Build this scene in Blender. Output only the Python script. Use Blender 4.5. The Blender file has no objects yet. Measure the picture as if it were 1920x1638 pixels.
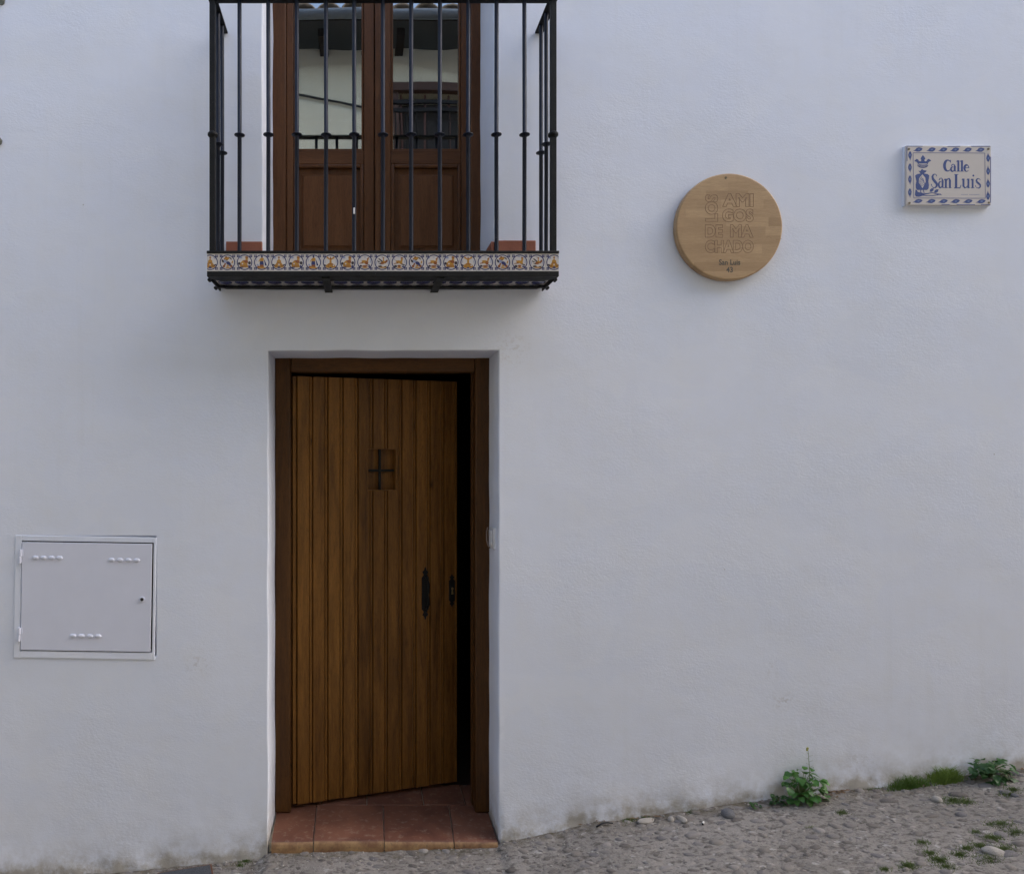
import bpy, bmesh, math, random
from mathutils import Vector, noise
random.seed(7)
R = math.radians
scene = bpy.context.scene
COL = scene.collection

# ------------------------------------------------------------------ camera, sky, sun
F = 1290.0; CZ = 1.66; CD = 3.0
cam_d = bpy.data.cameras.new('camera'); cam = bpy.data.objects.new('camera', cam_d); COL.objects.link(cam)
cam.location = (0, -CD, CZ); cam.rotation_euler = (R(90), 0, 0)
cam_d.sensor_fit = 'HORIZONTAL'; cam_d.sensor_width = 36; cam_d.lens = 36*F/1920
cam_d.shift_x = (960-680)/1920; cam_d.shift_y = (860-819)/1920
cam_d.clip_start = 0.05; cam_d.clip_end = 500
scene.camera = cam
SUN_EL = 41; SUN_AZ = 95       # azimuth: degrees to the right of the direction facing the wall; thin overcast, so a very wide sun
world = bpy.data.worlds.new('World'); scene.world = world; world.use_nodes = True
wn = world.node_tree; wn.nodes.clear()
sky = wn.nodes.new('ShaderNodeTexSky'); sky.sky_type = 'NISHITA'; sky.sun_disc = False
sky.sun_elevation = R(SUN_EL); sky.sun_rotation = R(180-SUN_AZ)
sky.air_density = 1.0; sky.dust_density = 3.0; sky.ozone_density = 1.0
hs = wn.nodes.new('ShaderNodeHueSaturation'); hs.inputs['Saturation'].default_value = 1.0
bg = wn.nodes.new('ShaderNodeBackground'); bg.inputs[1].default_value = 0.15
wo = wn.nodes.new('ShaderNodeOutputWorld')
wn.links.new(sky.outputs[0], hs.inputs['Color']); wn.links.new(hs.outputs[0], bg.inputs[0]); wn.links.new(bg.outputs[0], wo.inputs[0])
sl = bpy.data.lights.new('sun', 'SUN'); sl.energy = 0.5; sl.angle = R(55); sl.color = (1, 0.965, 0.92)
sun = bpy.data.objects.new('sun', sl); COL.objects.link(sun)
d = Vector((math.sin(R(SUN_AZ))*math.cos(R(SUN_EL)), -math.cos(R(SUN_AZ))*math.cos(R(SUN_EL)), math.sin(R(SUN_EL))))
sun.rotation_euler = d.to_track_quat('Z', 'Y').to_euler(); sun.location = (4, -8, 12)
scene.render.engine = 'CYCLES'
scene.view_settings.view_transform = 'Standard'; scene.view_settings.look = 'None'
scene.view_settings.exposure = 1.82; scene.view_settings.gamma = 1
scene.view_settings.use_curve_mapping = False
scene.cycles.max_bounces = 8; scene.cycles.diffuse_bounces = 4

# ------------------------------------------------------------------ helpers
def PX(px, Y=0.0): return (px-680)/F*(CD+Y)
def PZ(py, Y=0.0): return CZ+(860-py)/F*(CD+Y)
def lerp(a, b, t): return a+(b-a)*t

class MB:
    def __init__(s): s.v = []; s.f = []; s.m = []
    def add(s, vs, fs, m=0):
        o = len(s.v); s.v += [tuple(p) for p in vs]
        for f in fs: s.f.append([o+i for i in f]); s.m.append(m)
        return s
    def box(s, x0, x1, y0, y1, z0, z1, m=0):
        vs = [(x, y, z) for z in (z0, z1) for y in (y0, y1) for x in (x0, x1)]
        return s.add(vs, [(0,2,3,1),(4,5,7,6),(0,1,5,4),(1,3,7,5),(3,2,6,7),(2,0,4,6)], m)
    def prism_y(s, pts, y0, y1, m=0):            # pts (x,z); y0 front (towards camera)
        if area(pts) < 0: pts = pts[::-1]
        n = len(pts)
        vs = [(p[0], y0, p[1]) for p in pts]+[(p[0], y1, p[1]) for p in pts]
        fs = [tuple(range(n)), tuple(range(2*n-1, n-1, -1))]+[(i, i+n, (i+1) % n+n, (i+1) % n) for i in range(n)]
        return s.add(vs, fs, m)
    def flat(s, pts, y, m=0):
        if len(pts) < 3: return s
        if area(pts) < 0: pts = pts[::-1]
        return s.add([(p[0], y, p[1]) for p in pts], [tuple(range(len(pts)))], m)
    def tube(s, pts, r, n=10, m=0, cap=True):
        pts = [Vector(p) for p in pts]; rr = r if isinstance(r, (list, tuple)) else [r]*len(pts)
        rings = []; vs = []
        t0 = (pts[1]-pts[0]).normalized()
        up = Vector((0, 0, 1)) if abs(t0.z) < .9 else Vector((0, 1, 0))
        for i, p in enumerate(pts):
            t = (pts[min(i+1, len(pts)-1)]-pts[max(i-1, 0)]).normalized()
            a = t.cross(up).normalized(); b = a.cross(t).normalized()
            for k in range(n):
                an = 2*math.pi*k/n
                vs.append(p+(a*math.cos(an)+b*math.sin(an))*rr[i])
        fs = []
        for i in range(len(pts)-1):
            for k in range(n):
                fs.append((i*n+k, i*n+(k+1) % n, (i+1)*n+(k+1) % n, (i+1)*n+k))
        if cap:
            fs.append(tuple(range(n-1, -1, -1))); fs.append(tuple(range((len(pts)-1)*n, len(pts)*n)))
        return s.add(vs, fs, m)
    def lathe(s, cx, cy, prof, n=16, m=0):        # prof (r,z)
        vs = []
        for r, z in prof:
            for k in range(n):
                a = 2*math.pi*k/n; vs.append((cx+r*math.cos(a), cy+r*math.sin(a), z))
        fs = [(i*n+k, i*n+(k+1) % n, (i+1)*n+(k+1) % n, (i+1)*n+k) for i in range(len(prof)-1) for k in range(n)]
        fs.append(tuple(range(n-1, -1, -1))); fs.append(tuple(range((len(prof)-1)*n, len(prof)*n)))
        return s.add(vs, fs, m)
    def mesh(s, name, mats, org=(0, 0, 0)):
        me = bpy.data.meshes.new(name)
        me.from_pydata([(v[0]-org[0], v[1]-org[1], v[2]-org[2]) for v in s.v], [], s.f)
        for mt in (mats if isinstance(mats, (list, tuple)) else [mats]): me.materials.append(mt)
        if any(s.m): me.polygons.foreach_set('material_index', s.m)
        me.update(); return me
    def build(s, name, mats, parent=None, bevel=0, smooth=False, segs=2, label=None, kind=None, origin=None):
        porg = Vector(parent['_o']) if parent is not None else Vector((0, 0, 0))
        org = Vector(origin) if origin is not None else porg
        o = bpy.data.objects.new(name, s.mesh(name, mats, org)); COL.objects.link(o)
        if parent is not None: o.parent = parent; o.location = org-porg
        else: o.location = org
        o['_o'] = list(org)
        if bevel:
            md = o.modifiers.new('bevel', 'BEVEL'); md.width = bevel; md.segments = segs; md.limit_method = 'ANGLE'; md.angle_limit = R(40)
            smooth = True if smooth is False else smooth
        if smooth:
            o.data.polygons.foreach_set('use_smooth', [True]*len(o.data.polygons))
            if smooth is True:
                try: o.data.set_sharp_from_angle(angle=R(50 if not bevel else 35))
                except Exception: pass
        if label: o['label'] = label
        if kind: o['kind'] = kind
        return o
def area(p): return sum(p[i][0]*p[(i+1) % len(p)][1]-p[(i+1) % len(p)][0]*p[i][1] for i in range(len(p)))/2
def thing(name, label, cat, loc=(0, 0, 0), group=None):
    o = bpy.data.objects.new(name, None); COL.objects.link(o); o.location = loc; o['_o'] = list(loc)
    o.empty_display_size = .1
    o['label'] = label; o['category'] = cat
    if group: o['group'] = group
    return o
def part_empty(name, parent, loc=None):
    o = bpy.data.objects.new(name, None); COL.objects.link(o); o.parent = parent
    loc = loc or tuple(parent['_o']); o.location = Vector(loc)-Vector(parent['_o']); o['_o'] = list(loc); o.empty_display_size = .1
    return o
def tag(o, label, cat, group=None):
    o['label'] = label; o['category'] = cat
    if group: o['group'] = group
    return o
def circle(cx, cz, rx, rz=None, n=20, a0=0, a1=360):
    rz = rz if rz is not None else rx
    return [(cx+rx*math.cos(R(a0+(a1-a0)*i/n)), cz+rz*math.sin(R(a0+(a1-a0)*i/n))) for i in range(n if a1-a0 == 360 else n+1)]
def ribbon_quads(pts, w):
    n = len(pts); ws = w if isinstance(w, (list, tuple)) else [w]*n
    if len(ws) != n: ws = [lerp(ws[int(min(i*(len(ws)-1)/(n-1), len(ws)-2))], ws[int(min(i*(len(ws)-1)/(n-1), len(ws)-2))+1], (i*(len(ws)-1)/(n-1)) - int(min(i*(len(ws)-1)/(n-1), len(ws)-2))) for i in range(n)]
    L = []; Rr = []
    for i in range(n):
        a = pts[max(i-1, 0)]; b = pts[min(i+1, n-1)]
        dx, dz = b[0]-a[0], b[1]-a[1]; l = math.hypot(dx, dz) or 1
        nx, nz = -dz/l, dx/l
        L.append((pts[i][0]+nx*ws[i]/2, pts[i][1]+nz*ws[i]/2)); Rr.append((pts[i][0]-nx*ws[i]/2, pts[i][1]-nz*ws[i]/2))
    return [[L[i], L[i+1], Rr[i+1], Rr[i]] for i in range(n-1)]
def clipx(poly, xmin, xmax):
    for s, lim in ((1, xmin), (-1, -xmax)):
        out = []
        for i in range(len(poly)):
            a = poly[i]; b = poly[(i+1) % len(poly)]
            ia = s*a[0] >= lim; ib = s*b[0] >= lim
            if ia: out.append(a)
            if ia != ib:
                t = (s*lim-a[0])/((b[0]-a[0]) or 1e-9); out.append((s*lim, a[1]+(b[1]-a[1])*t))
        poly = out
        if len(poly) < 3: return []
    return poly

# ------------------------------------------------------------------ materials
class NT:
    def __init__(s, name):
        s.m = bpy.data.materials.new(name); s.m.use_nodes = True; s.t = s.m.node_tree
        s.b = s.t.nodes['Principled BSDF']; s.out = s.t.nodes['Material Output']
    def n(s, typ, **kw):
        nd = s.t.nodes.new(typ)
        for k, v in kw.items(): setattr(nd, k, v)
        return nd
    def l(s, a, b): s.t.links.new(a, b)
    def coord(s, kind='Object', scale=(1, 1, 1), rnd=False):
        tc = s.n('ShaderNodeTexCoord'); mp = s.n('ShaderNodeMapping'); mp.inputs['Scale'].default_value = scale
        src = tc.outputs[kind]
        if rnd:
            oi = s.n('ShaderNodeObjectInfo'); mu = s.n('ShaderNodeVectorMath', operation='SCALE'); mu.inputs[0].default_value = (13.1, 7.7, 19.3)
            s.l(oi.outputs['Random'], mu.inputs['Scale']); ad = s.n('ShaderNodeVectorMath', operation='ADD')
            s.l(src, ad.inputs[0]); s.l(mu.outputs[0], ad.inputs[1]); src = ad.outputs[0]
        s.l(src, mp.inputs[0]); return mp.outputs[0]
    def noise(s, vec, scale, detail=4, rough=.55, dist=0):
        nd = s.n('ShaderNodeTexNoise'); nd.inputs['Scale'].default_value = scale; nd.inputs['Detail'].default_value = detail
        nd.inputs['Roughness'].default_value = rough; nd.inputs['Distortion'].default_value = dist; s.l(vec, nd.inputs['Vector']); return nd.outputs['Fac']
    def ramp(s, fac, stops):
        nd = s.n('ShaderNodeValToRGB'); e = nd.color_ramp.elements
        while len(e) < len(stops): e.new(.5)
        for i, (p, c) in enumerate(stops):
            e[i].position = p; e[i].color = (*c, 1) if isinstance(c, (tuple, list)) else (c, c, c, 1)
        s.l(fac, nd.inputs[0]); return nd.outputs[0]
    def mix(s, fac, a, b, mode='MIX'):
        nd = s.n('ShaderNodeMix', data_type='RGBA', blend_type=mode)
        for inp, v in ((nd.inputs[0], fac), (nd.inputs[6], a), (nd.inputs[7], b)):
            if isinstance(v, (int, float)): inp.default_value = v
            elif isinstance(v, (tuple, list)): inp.default_value = (*v, 1) if len(v) == 3 else v
            else: s.l(v, inp)
        return nd.outputs[2]
    def math(s, op, a, b=0.0, clamp=False):
        nd = s.n('ShaderNodeMath', operation=op, use_clamp=clamp)
        for inp, v in ((nd.inputs[0], a), (nd.inputs[1], b)):
            if isinstance(v, (int, float)): inp.default_value = v
            else: s.l(v, inp)
        return nd.outputs[0]
    def bump(s, h, dist=.01, strength=1.0, prev=None):
        nd = s.n('ShaderNodeBump'); nd.inputs['Distance'].default_value = dist; nd.inputs['Strength'].default_value = strength
        s.l(h, nd.inputs['Height'])
        if prev is not None: s.l(prev, nd.inputs['Normal'])
        return nd.outputs[0]
    def done(s, color=None, rough=None, normal=None, spec=None):
        if color is not None:
            if isinstance(color, (tuple, list)): s.b.inputs['Base Color'].default_value = (*color, 1)
            else: s.l(color, s.b.inputs['Base Color'])
        if rough is not None:
            if isinstance(rough, (int, float)): s.b.inputs['Roughness'].default_value = rough
            else: s.l(rough, s.b.inputs['Roughness'])
        if normal is not None: s.l(normal, s.b.inputs['Normal'])
        if spec is not None: s.b.inputs['Specular IOR Level'].default_value = spec
        return s.m
def simple(name, col, rough=.5, var=.12, scale=40, bump=0, spec=None, metallic=0):
    n = NT(name); c = n.coord(); f = n.noise(c, scale, 4)
    colr = n.mix(f, tuple(x*(1-var) for x in col), tuple(min(1, x*(1+var)) for x in col))
    nm = n.bump(n.noise(c, scale*4, 3), bump) if bump else None
    n.b.inputs['Metallic'].default_value = metallic
    return n.done(colr, rough, nm, spec)

def m_plaster():
    n = NT('lime_wash_plaster'); c = n.coord()
    big = n.noise(c, .7, 3); mid = n.noise(c, 6, 5, .6)
    col = n.mix(n.ramp(big, [(.3, 0.0), (.7, 1.0)]), (.705, .745, .85), (.75, .78, .88))
    col = n.mix(n.math('MULTIPLY', n.ramp(mid, [(.42, 0.0), (.75, 1.0)]), .35), col, (.72, .725, .74))
    dr = n.noise(n.coord(scale=(9, 1, .45)), 2.2, 4, .6)
    col = n.mix(n.math('MULTIPLY', n.math('MULTIPLY', n.ramp(dr, [(.55, 0.0), (.75, 1.0)]), n.ramp(big, [(.4, 0.0), (.6, 1.0)])), .16), col, (.60, .60, .60))
    pt = n.noise(n.coord(scale=(1, 1, 1.7)), 2.6, 2, .4, 1.2)
    col = n.mix(n.math('MULTIPLY', n.ramp(pt, [(.5, 0.0), (.53, 1.0)]), .12), col, (.82, .835, .88))
    # specks
    v = n.n('ShaderNodeTexVoronoi'); v.inputs['Scale'].default_value = 9; n.l(c, v.inputs['Vector'])
    sp = n.ramp(v.outputs['Distance'], [(.0, 1.0), (.022, .9), (.04, 0.0)])
    gate = n.ramp(n.noise(c, 3.1, 2), [(.56, 0.0), (.60, 1.0)])
    col = n.mix(n.math('MULTIPLY', n.math('MULTIPLY', sp, gate), .6), col, (.35, .33, .31))
    # base dirt
    at = n.n('ShaderNodeAttribute'); at.attribute_name = 'dirt'
    dn = n.ramp(n.noise(c, 9, 8, .72), [(.36, 0.0), (.62, 1.0)])
    dm = n.math('MULTIPLY', at.outputs['Fac'], n.math('ADD', n.math('MULTIPLY', dn, 1.3), .12), True)
    col = n.mix(n.math('MULTIPLY', dm, .9, True), col, n.mix(n.noise(c, 30, 4), (.26, .235, .20), (.46, .42, .36)))
    a2 = n.n('ShaderNodeAttribute'); a2.attribute_name = 'scuff'
    sc = n.ramp(n.noise(c, 45, 4, .7), [(.52, 0.0), (.60, 1.0)])
    col = n.mix(n.math('MULTIPLY', n.math('MULTIPLY', a2.outputs['Fac'], sc), .3, True), col, (.36, .31, .27))
    # relief
    cs = n.coord(scale=(.8, 1, 1.25)); patch = n.ramp(n.noise(c, 2.3, 3), [(.38, .15), (.62, 1.0)])
    b1 = n.bump(n.math('MULTIPLY', n.noise(cs, 11, 5, .55), patch), .0034, .45)
    b2 = n.bump(n.math('MULTIPLY', n.noise(cs, 90, 4, .6), patch), .0017, .55, b1)
    b3 = n.bump(n.noise(c, 420, 2, .5), .0005, .6, b2)
    return n.done(col, .88, b3, .25)
def m_wood(name, dark, light, knots=True, horiz=False, gloss=.45, kscale=1.0, streak=.5):
    n = NT(name)
    sc = (1.2, 14, 14) if horiz else (14, 14, 1.2)
    c = n.coord(scale=sc, rnd=True); co = n.coord(rnd=True)
    g1 = n.noise(c, 1.6, 5, .6, .6); g2 = n.noise(c, 9, 4, .6, .2)
    oi = n.n('ShaderNodeObjectInfo')
    fac = n.math('ADD', n.math('MULTIPLY', g1, .75), n.math('MULTIPLY', g2, .35))
    fac = n.math('ADD', fac, n.math('MULTIPLY', n.math('SUBTRACT', oi.outputs['Random'], .5), .15))
    col = n.mix(n.ramp(fac, [(.33, 0.0), (.72, 1.0)]), dark, light)
    fine = n.noise(n.coord(scale=tuple(x*5 for x in sc), rnd=True), 6, 3, .7)
    col = n.mix(n.math('MULTIPLY', n.ramp(fine, [(.5, 0.0), (.68, 1.0)]), streak), col, tuple(x*.45 for x in dark))
    if knots:
        kc = n.coord(scale=(1, 1, .55) if not horiz else (.55, 1, 1), rnd=True)
        v = n.n('ShaderNodeTexVoronoi'); v.inputs['Scale'].default_value = 5.2*kscale; n.l(kc, v.inputs['Vector'])
        k = n.ramp(n.math('ADD', v.outputs['Distance'], n.math('MULTIPLY', g2, .05)), [(.045, 1.0), (.08, .45), (.15, 0.0)])
        col = n.mix(n.math('MULTIPLY', k, .85), col, tuple(x*.2 for x in dark))
    nm = n.bump(g2, .0015, .5); nm = n.bump(fine, .0006, .5, nm)
    return n.done(col, n.ramp(g1, [(.3, gloss-.08), (.7, gloss+.12)]), nm, .22)
def m_disc():
    n = NT('oiled_oak_blockboard'); tc = n.coord()
    # staves: rows in z, random lengths in x
    sx = n.n('ShaderNodeSeparateXYZ'); n.l(tc, sx.inputs[0])
    row = n.math('FLOOR', n.math('MULTIPLY', sx.outputs['Z'], 26))
    wn_ = n.n('ShaderNodeTexWhiteNoise', noise_dimensions='1D'); n.l(row, wn_.inputs['W'])
    xx = n.math('FLOOR', n.math('ADD', n.math('MULTIPLY', sx.outputs['X'], 5.5), n.math('MULTIPLY', wn_.outputs['Value'], 7)))
    cb = n.n('ShaderNodeCombineXYZ'); n.l(row, cb.inputs[0]); n.l(xx, cb.inputs[1])
    w2 = n.n('ShaderNodeTexWhiteNoise', noise_dimensions='2D'); n.l(cb.outputs[0], w2.inputs['Vector'])
    g = n.noise(n.coord(scale=(2.5, 20, 30)), 6, 5, .6, .3)
    g2 = n.noise(n.coord(scale=(5, 20, 90)), 10, 3, .6)
    col = n.mix(w2.outputs['Value'], (.36, .235, .125), (.49, .335, .185))
    col = n.mix(n.math('MULTIPLY', n.ramp(g, [(.35, 0.0), (.7, 1.0)]), .45), col, (.30, .185, .095))
    col = n.mix(n.math('MULTIPLY', n.ramp(g2, [(.5, 0.0), (.65, 1.0)]), .35), col, (.24, .15, .085))
    return n.done(col, .5, n.bump(g2, .0008, .5), .35)
def m_terracotta():
    n = NT('glazed_terracotta'); c = n.coord(rnd=True)
    a = n.noise(c, 6, 5, .6, .4); b = n.noise(c, 40, 4, .6)
    col = n.mix(n.ramp(a, [(.3, 0.0), (.7, 1.0)]), (.105, .043, .030), (.20, .086, .052))
    col = n.mix(n.math('MULTIPLY', n.ramp(b, [(.55, 0.0), (.75, 1.0)]), .5), col, (.33, .25, .19))
    return n.done(col, n.ramp(a, [(.3, .38), (.7, .62)]), n.bump(b, .0015, .5), .4)
def m_nose():
    n = NT('worn_ochre_tile_nosing'); c = n.coord(rnd=True)
    a = n.noise(c, 14, 5, .7)
    sx = n.n('ShaderNodeSeparateXYZ'); n.l(n.coord(), sx.inputs[0])
    col = n.mix(n.ramp(a, [(.35, 0.0), (.65, 1.0)]), (.17, .085, .045), (.34, .21, .10))
    col = n.mix(n.math('MULTIPLY', n.ramp(n.noise(c, 60, 4), [(.55, 0.0), (.7, 1.0)]), .6), col, (.10, .07, .045))
    return n.done(col, .55, n.bump(a, .002, .5), .4)
def m_ground():
    n = NT('worn_mortar_and_pebble_paving'); c = n.coord()
    a = n.noise(c, 2.2, 4); b = n.noise(c, 28, 6, .7); e = n.noise(c, 120, 4, .7)
    col = n.mix(n.ramp(a, [(.35, 0.0), (.65, 1.0)]), (.225, .206, .185), (.305, .28, .255))
    col = n.mix(n.math('MULTIPLY', n.ramp(n.noise(n.coord(scale=(.55, 1, 1)), 52, 5, .65), [(.50, 0.0), (.62, 1.0)]), .75), col, (.085, .075, .068))
    col = n.mix(n.math('MULTIPLY', n.ramp(e, [(.58, 0.0), (.68, 1.0)]), .55), col, (.38, .35, .33))
    col = n.mix(n.math('MULTIPLY', n.ramp(n.noise(c, 70, 3), [(.62, 0.0), (.70, 1.0)]), .6), col, (.06, .05, .045))
    chip = n.noise(n.coord(scale=(.7, 1, 1)), 34, 3, .5)
    col = n.mix(n.math('MULTIPLY', n.ramp(chip, [(.64, 0.0), (.68, 1.0)]), .7), col, (.42, .40, .38))
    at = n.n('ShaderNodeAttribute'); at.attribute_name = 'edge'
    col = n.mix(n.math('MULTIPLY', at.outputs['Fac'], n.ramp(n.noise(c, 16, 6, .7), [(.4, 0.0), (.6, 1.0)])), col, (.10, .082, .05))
    nm = n.bump(b, .016, .9); nm = n.bump(e, .004, .7, nm)
    return n.done(col, .9, nm, .25)
def m_stone():
    n = NT('river_pebble'); c = n.coord(rnd=True); oi = n.n('ShaderNodeObjectInfo')
    return n.done(n.mix(n.math('MULTIPLY', n.ramp(n.noise(c, 60, 5, .7), [(.4, 0.0), (.7, 1.0)]), .55),
                  n.ramp(oi.outputs['Random'], [(0, (.10, .09, .085)), (.25, (.17, .15, .135)), (.5, (.26, .235, .21)), (.75, (.14, .135, .145)), (1, (.34, .31, .285))]), (.24, .215, .195)),
                  .85, n.bump(n.noise(c, 120, 4), .003, .6), .3)
def m_stonemix(name, stops, scale):
    n = NT(name); c = n.coord(); f = n.n('ShaderNodeTexVoronoi'); f.inputs['Scale'].default_value = scale; n.l(c, f.inputs['Vector'])
    sx = n.n('ShaderNodeSeparateXYZ'); n.l(f.outputs['Color'], sx.inputs[0])
    col = n.ramp(sx.outputs[0], stops)
    col = n.mix(n.math('MULTIPLY', n.ramp(n.noise(c, 70, 5, .7), [(.4, 0.0), (.7, 1.0)]), .55), col, (.23, .205, .185))
    return n.done(col, .85, n.bump(n.noise(c, 120, 4), .003, .6), .3)
def m_leaf(name, dark, light):
    n = NT(name); c = n.coord(rnd=True); oi = n.n('ShaderNodeObjectInfo')
    g = n.n('ShaderNodeNewGeometry')
    f = n.math('ADD', n.math('MULTIPLY', n.noise(c, 30, 3), .5), n.math('MULTIPLY', g.outputs['Random Per Island'], .5))
    f = n.math('ADD', n.math('MULTIPLY', f, .5), n.math('MULTIPLY', oi.outputs['Random'], .5))
    n.b.inputs['Subsurface Weight'].default_value = 0
    mm = n.done(n.mix(n.ramp(f, [(.25, 0.0), (.8, 1.0)]), dark, light), .45, None, .4)
    tr = n.n('ShaderNodeBsdfTranslucent'); tr.inputs[0].default_value = (*[min(1, x*1.6) for x in light], 1)
    mx = n.n('ShaderNodeMixShader'); mx.inputs[0].default_value = .25
    n.l(n.b.outputs[0], mx.inputs[1]); n.l(tr.outputs[0], mx.inputs[2]); n.l(mx.outputs[0], n.out.inputs[0])
    return mm
def m_glass():
    n = NT('window_glass'); t = n.n('ShaderNodeBsdfTransparent'); g = n.n('ShaderNodeBsdfGlossy')
    g.inputs['Roughness'].default_value = .006; g.inputs['Color'].default_value = (.98, .97, .93, 1); t.inputs[0].default_value = (.8, .85, .85, 1)
    lw = n.n('ShaderNodeLayerWeight'); lw.inputs[0].default_value = .5
    mx = n.n('ShaderNodeMixShader'); n.l(n.math('ADD', n.math('MULTIPLY', lw.outputs['Fresnel'], 1.0), .30, True), mx.inputs[0])
    c = n.coord(); n.l(n.bump(n.noise(c, 1.6, 2), .004, .25), g.inputs['Normal'])
    n.l(t.outputs[0], mx.inputs[1]); n.l(g.outputs[0], mx.inputs[2]); n.l(mx.outputs[0], n.out.inputs[0]); return n.m
def m_iron(name, col, rough=.32):
    n = NT(name); c = n.coord(); e = n.noise(c, 140, 3, .6)
    sp = n.ramp(n.noise(c, 260, 2, .6), [(.70, 0.0), (.74, 1.0)])
    cc = n.mix(n.math('MULTIPLY', sp, .35), col, (.25, .25, .26))
    return n.done(cc, n.ramp(n.noise(c, 20, 3), [(.3, rough), (.7, rough+.18)]), n.bump(e, .0008, .5), .28)

PL = m_plaster()
DOORW = m_wood('stained_pine_door', (.072, .029, .006), (.245, .108, .023), kscale=1.2)
FRAMEW = m_wood('dark_stained_frame', (.046, .019, .006), (.115, .049, .012), kscale=.7)
WINW = m_wood('red_brown_window_wood', (.070, .027, .010), (.135, .056, .021), knots=True, kscale=.5, gloss=.35)
WINWH = m_wood('red_brown_window_wood_rail', (.070, .027, .010), (.135, .056, .021), knots=False, horiz=True, gloss=.35)
FRAMEWH = m_wood('dark_stained_frame_head', (.046, .019, .006), (.110, .046, .011), knots=True, horiz=True, kscale=.6)
IRON = m_iron('navy_black_enamel_iron', (.006, .009, .021), .42)
IRON2 = m_iron('black_iron', (.0055, .0055, .006), .55)
GLASS = m_glass(); TERRA = m_terracotta(); NOSE = m_nose(); TERRAS = simple('orange_terracotta_skirting', (.30, .098, .055), .5, .2, 30, bump=.001); DISC = m_disc()
GLAZE = simple('tile_glaze', (.60, .56, .54), .14, .05, 60, spec=.5)
COBALT = simple('cobalt_glaze', (.030, .036, .125), .18, .3, 200)
OCHRE = simple('ochre_glaze', (.42, .215, .04), .18, .3, 160)
ORANGE = simple('orange_brown_glaze', (.25, .085, .03), .18, .3, 160)
BLUEGREY = simple('pale_blue_glaze', (.28, .32, .46), .18, .2, 160)
DARKGL = simple('dark_manganese_glaze', (.045, .035, .045), .18, .3, 160)
GROUT = simple('cream_grout', (.50, .44, .34), .9, .3, 90)
SGLAZE = simple('sign_glaze', (.57, .525, .50), .22, .04, 30)
SBLUE = simple('sign_blue', (.055, .085, .245), .25, .25, 260)
SBLUE2 = simple('sign_blue_wash', (.14, .20, .38), .25, .25, 260)
RUST = simple('rusty_fixing', (.16, .13, .085), .8, .4, 200)
ENGR = simple('burnt_engraving', (.24, .150, .085), .8, .3, 300)
INK = simple('grey_printed_ink', (.09, .082, .065), .7, .3, 300)
CABP = simple('painted_steel_cabinet', (.67, .69, .80), .5, .05, 9)
CABP2 = simple('painted_frame', (.74, .745, .775), .6, .05, 20, bump=.001)
LOCK = simple('black_lock', (.02, .02, .025), .35)
BRASS = simple('brass', (.45, .33, .15), .35, metallic=.8)
WHITEP = simple('white_plastic', (.70, .70, .72), .35, .04)
BROWNP = simple('brown_plastic', (.20, .15, .13), .4, .1)
DARKROOM = simple('darkened_interior', (.05, .045, .04), .8)  # darkness put into the colour, for unlit depths behind openings
DARKROOM2 = simple('darkened_interior_floor', (.035, .02, .015), .8)
CREAM = simple('cream_render', (.76, .70, .52), .9, .08, 3, bump=.004)
ROOFT = simple('old_roof_tile', (.34, .27, .20), .85, .35, 12, bump=.005)
EAVE = simple('dark_eave_timber', (.022, .015, .011), .8, .3, 20)
ZINC = simple('zinc_gutter', (.22, .25, .28), .4, .15, 20, metallic=.3)
GREY = simple('grey_metal', (.18, .19, .17), .5, .2, 100)
SHUT = simple('brown_shutter', (.09, .045, .03), .6, .2)
BARRED = simple('oxide_red_bars', (.13, .055, .04), .5, .2)
GROUND = m_ground(); STONE = m_stone()
STONES = m_stonemix('bedded_pebbles', [(0, (.12, .11, .105)), (.3, (.19, .17, .155)), (.6, (.235, .21, .19)), (.8, (.15, .145, .15)), (1, (.30, .27, .25))], 24)
PALE = simple('pale_stone', (.33, .305, .275), .8, .15, 60, bump=.003)
GREYST = simple('dark_grey_stone', (.13, .13, .14), .8, .25, 60, bump=.004)
SLAB = simple('smooth_grey_kerbstone', (.20, .185, .17), .75, .14, 18, bump=.002)
LEAF = m_leaf('broad_weed_leaf', (.025, .085, .020), (.09, .22, .045))
LEAFD = m_leaf('dark_weed_leaf', (.018, .06, .018), (.06, .14, .04))
GRASS = m_leaf('grass_blade', (.05, .11, .02), (.16, .24, .05))
MOSS = m_leaf('moss', (.035, .06, .014), (.10, .15, .035))
STEM = simple('green_stem', (.14, .20, .07), .6, .2)
BUD = simple('yellow_bud', (.36, .36, .08), .6, .2)
DRY = simple('dry_leaf', (.15, .095, .055), .8, .3)
BUTTW = simple('cigarette_paper', (.7, .68, .64), .8)
RUBBER = simple('black_rubber', (.012, .012, .014), .5)
SLATE = simple('slate_cover', (.06, .065, .075), .7, .4, 60, bump=.004)
RUSTR = simple('rust_rim', (.13, .06, .035), .85, .4, 80, bump=.003)

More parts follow.
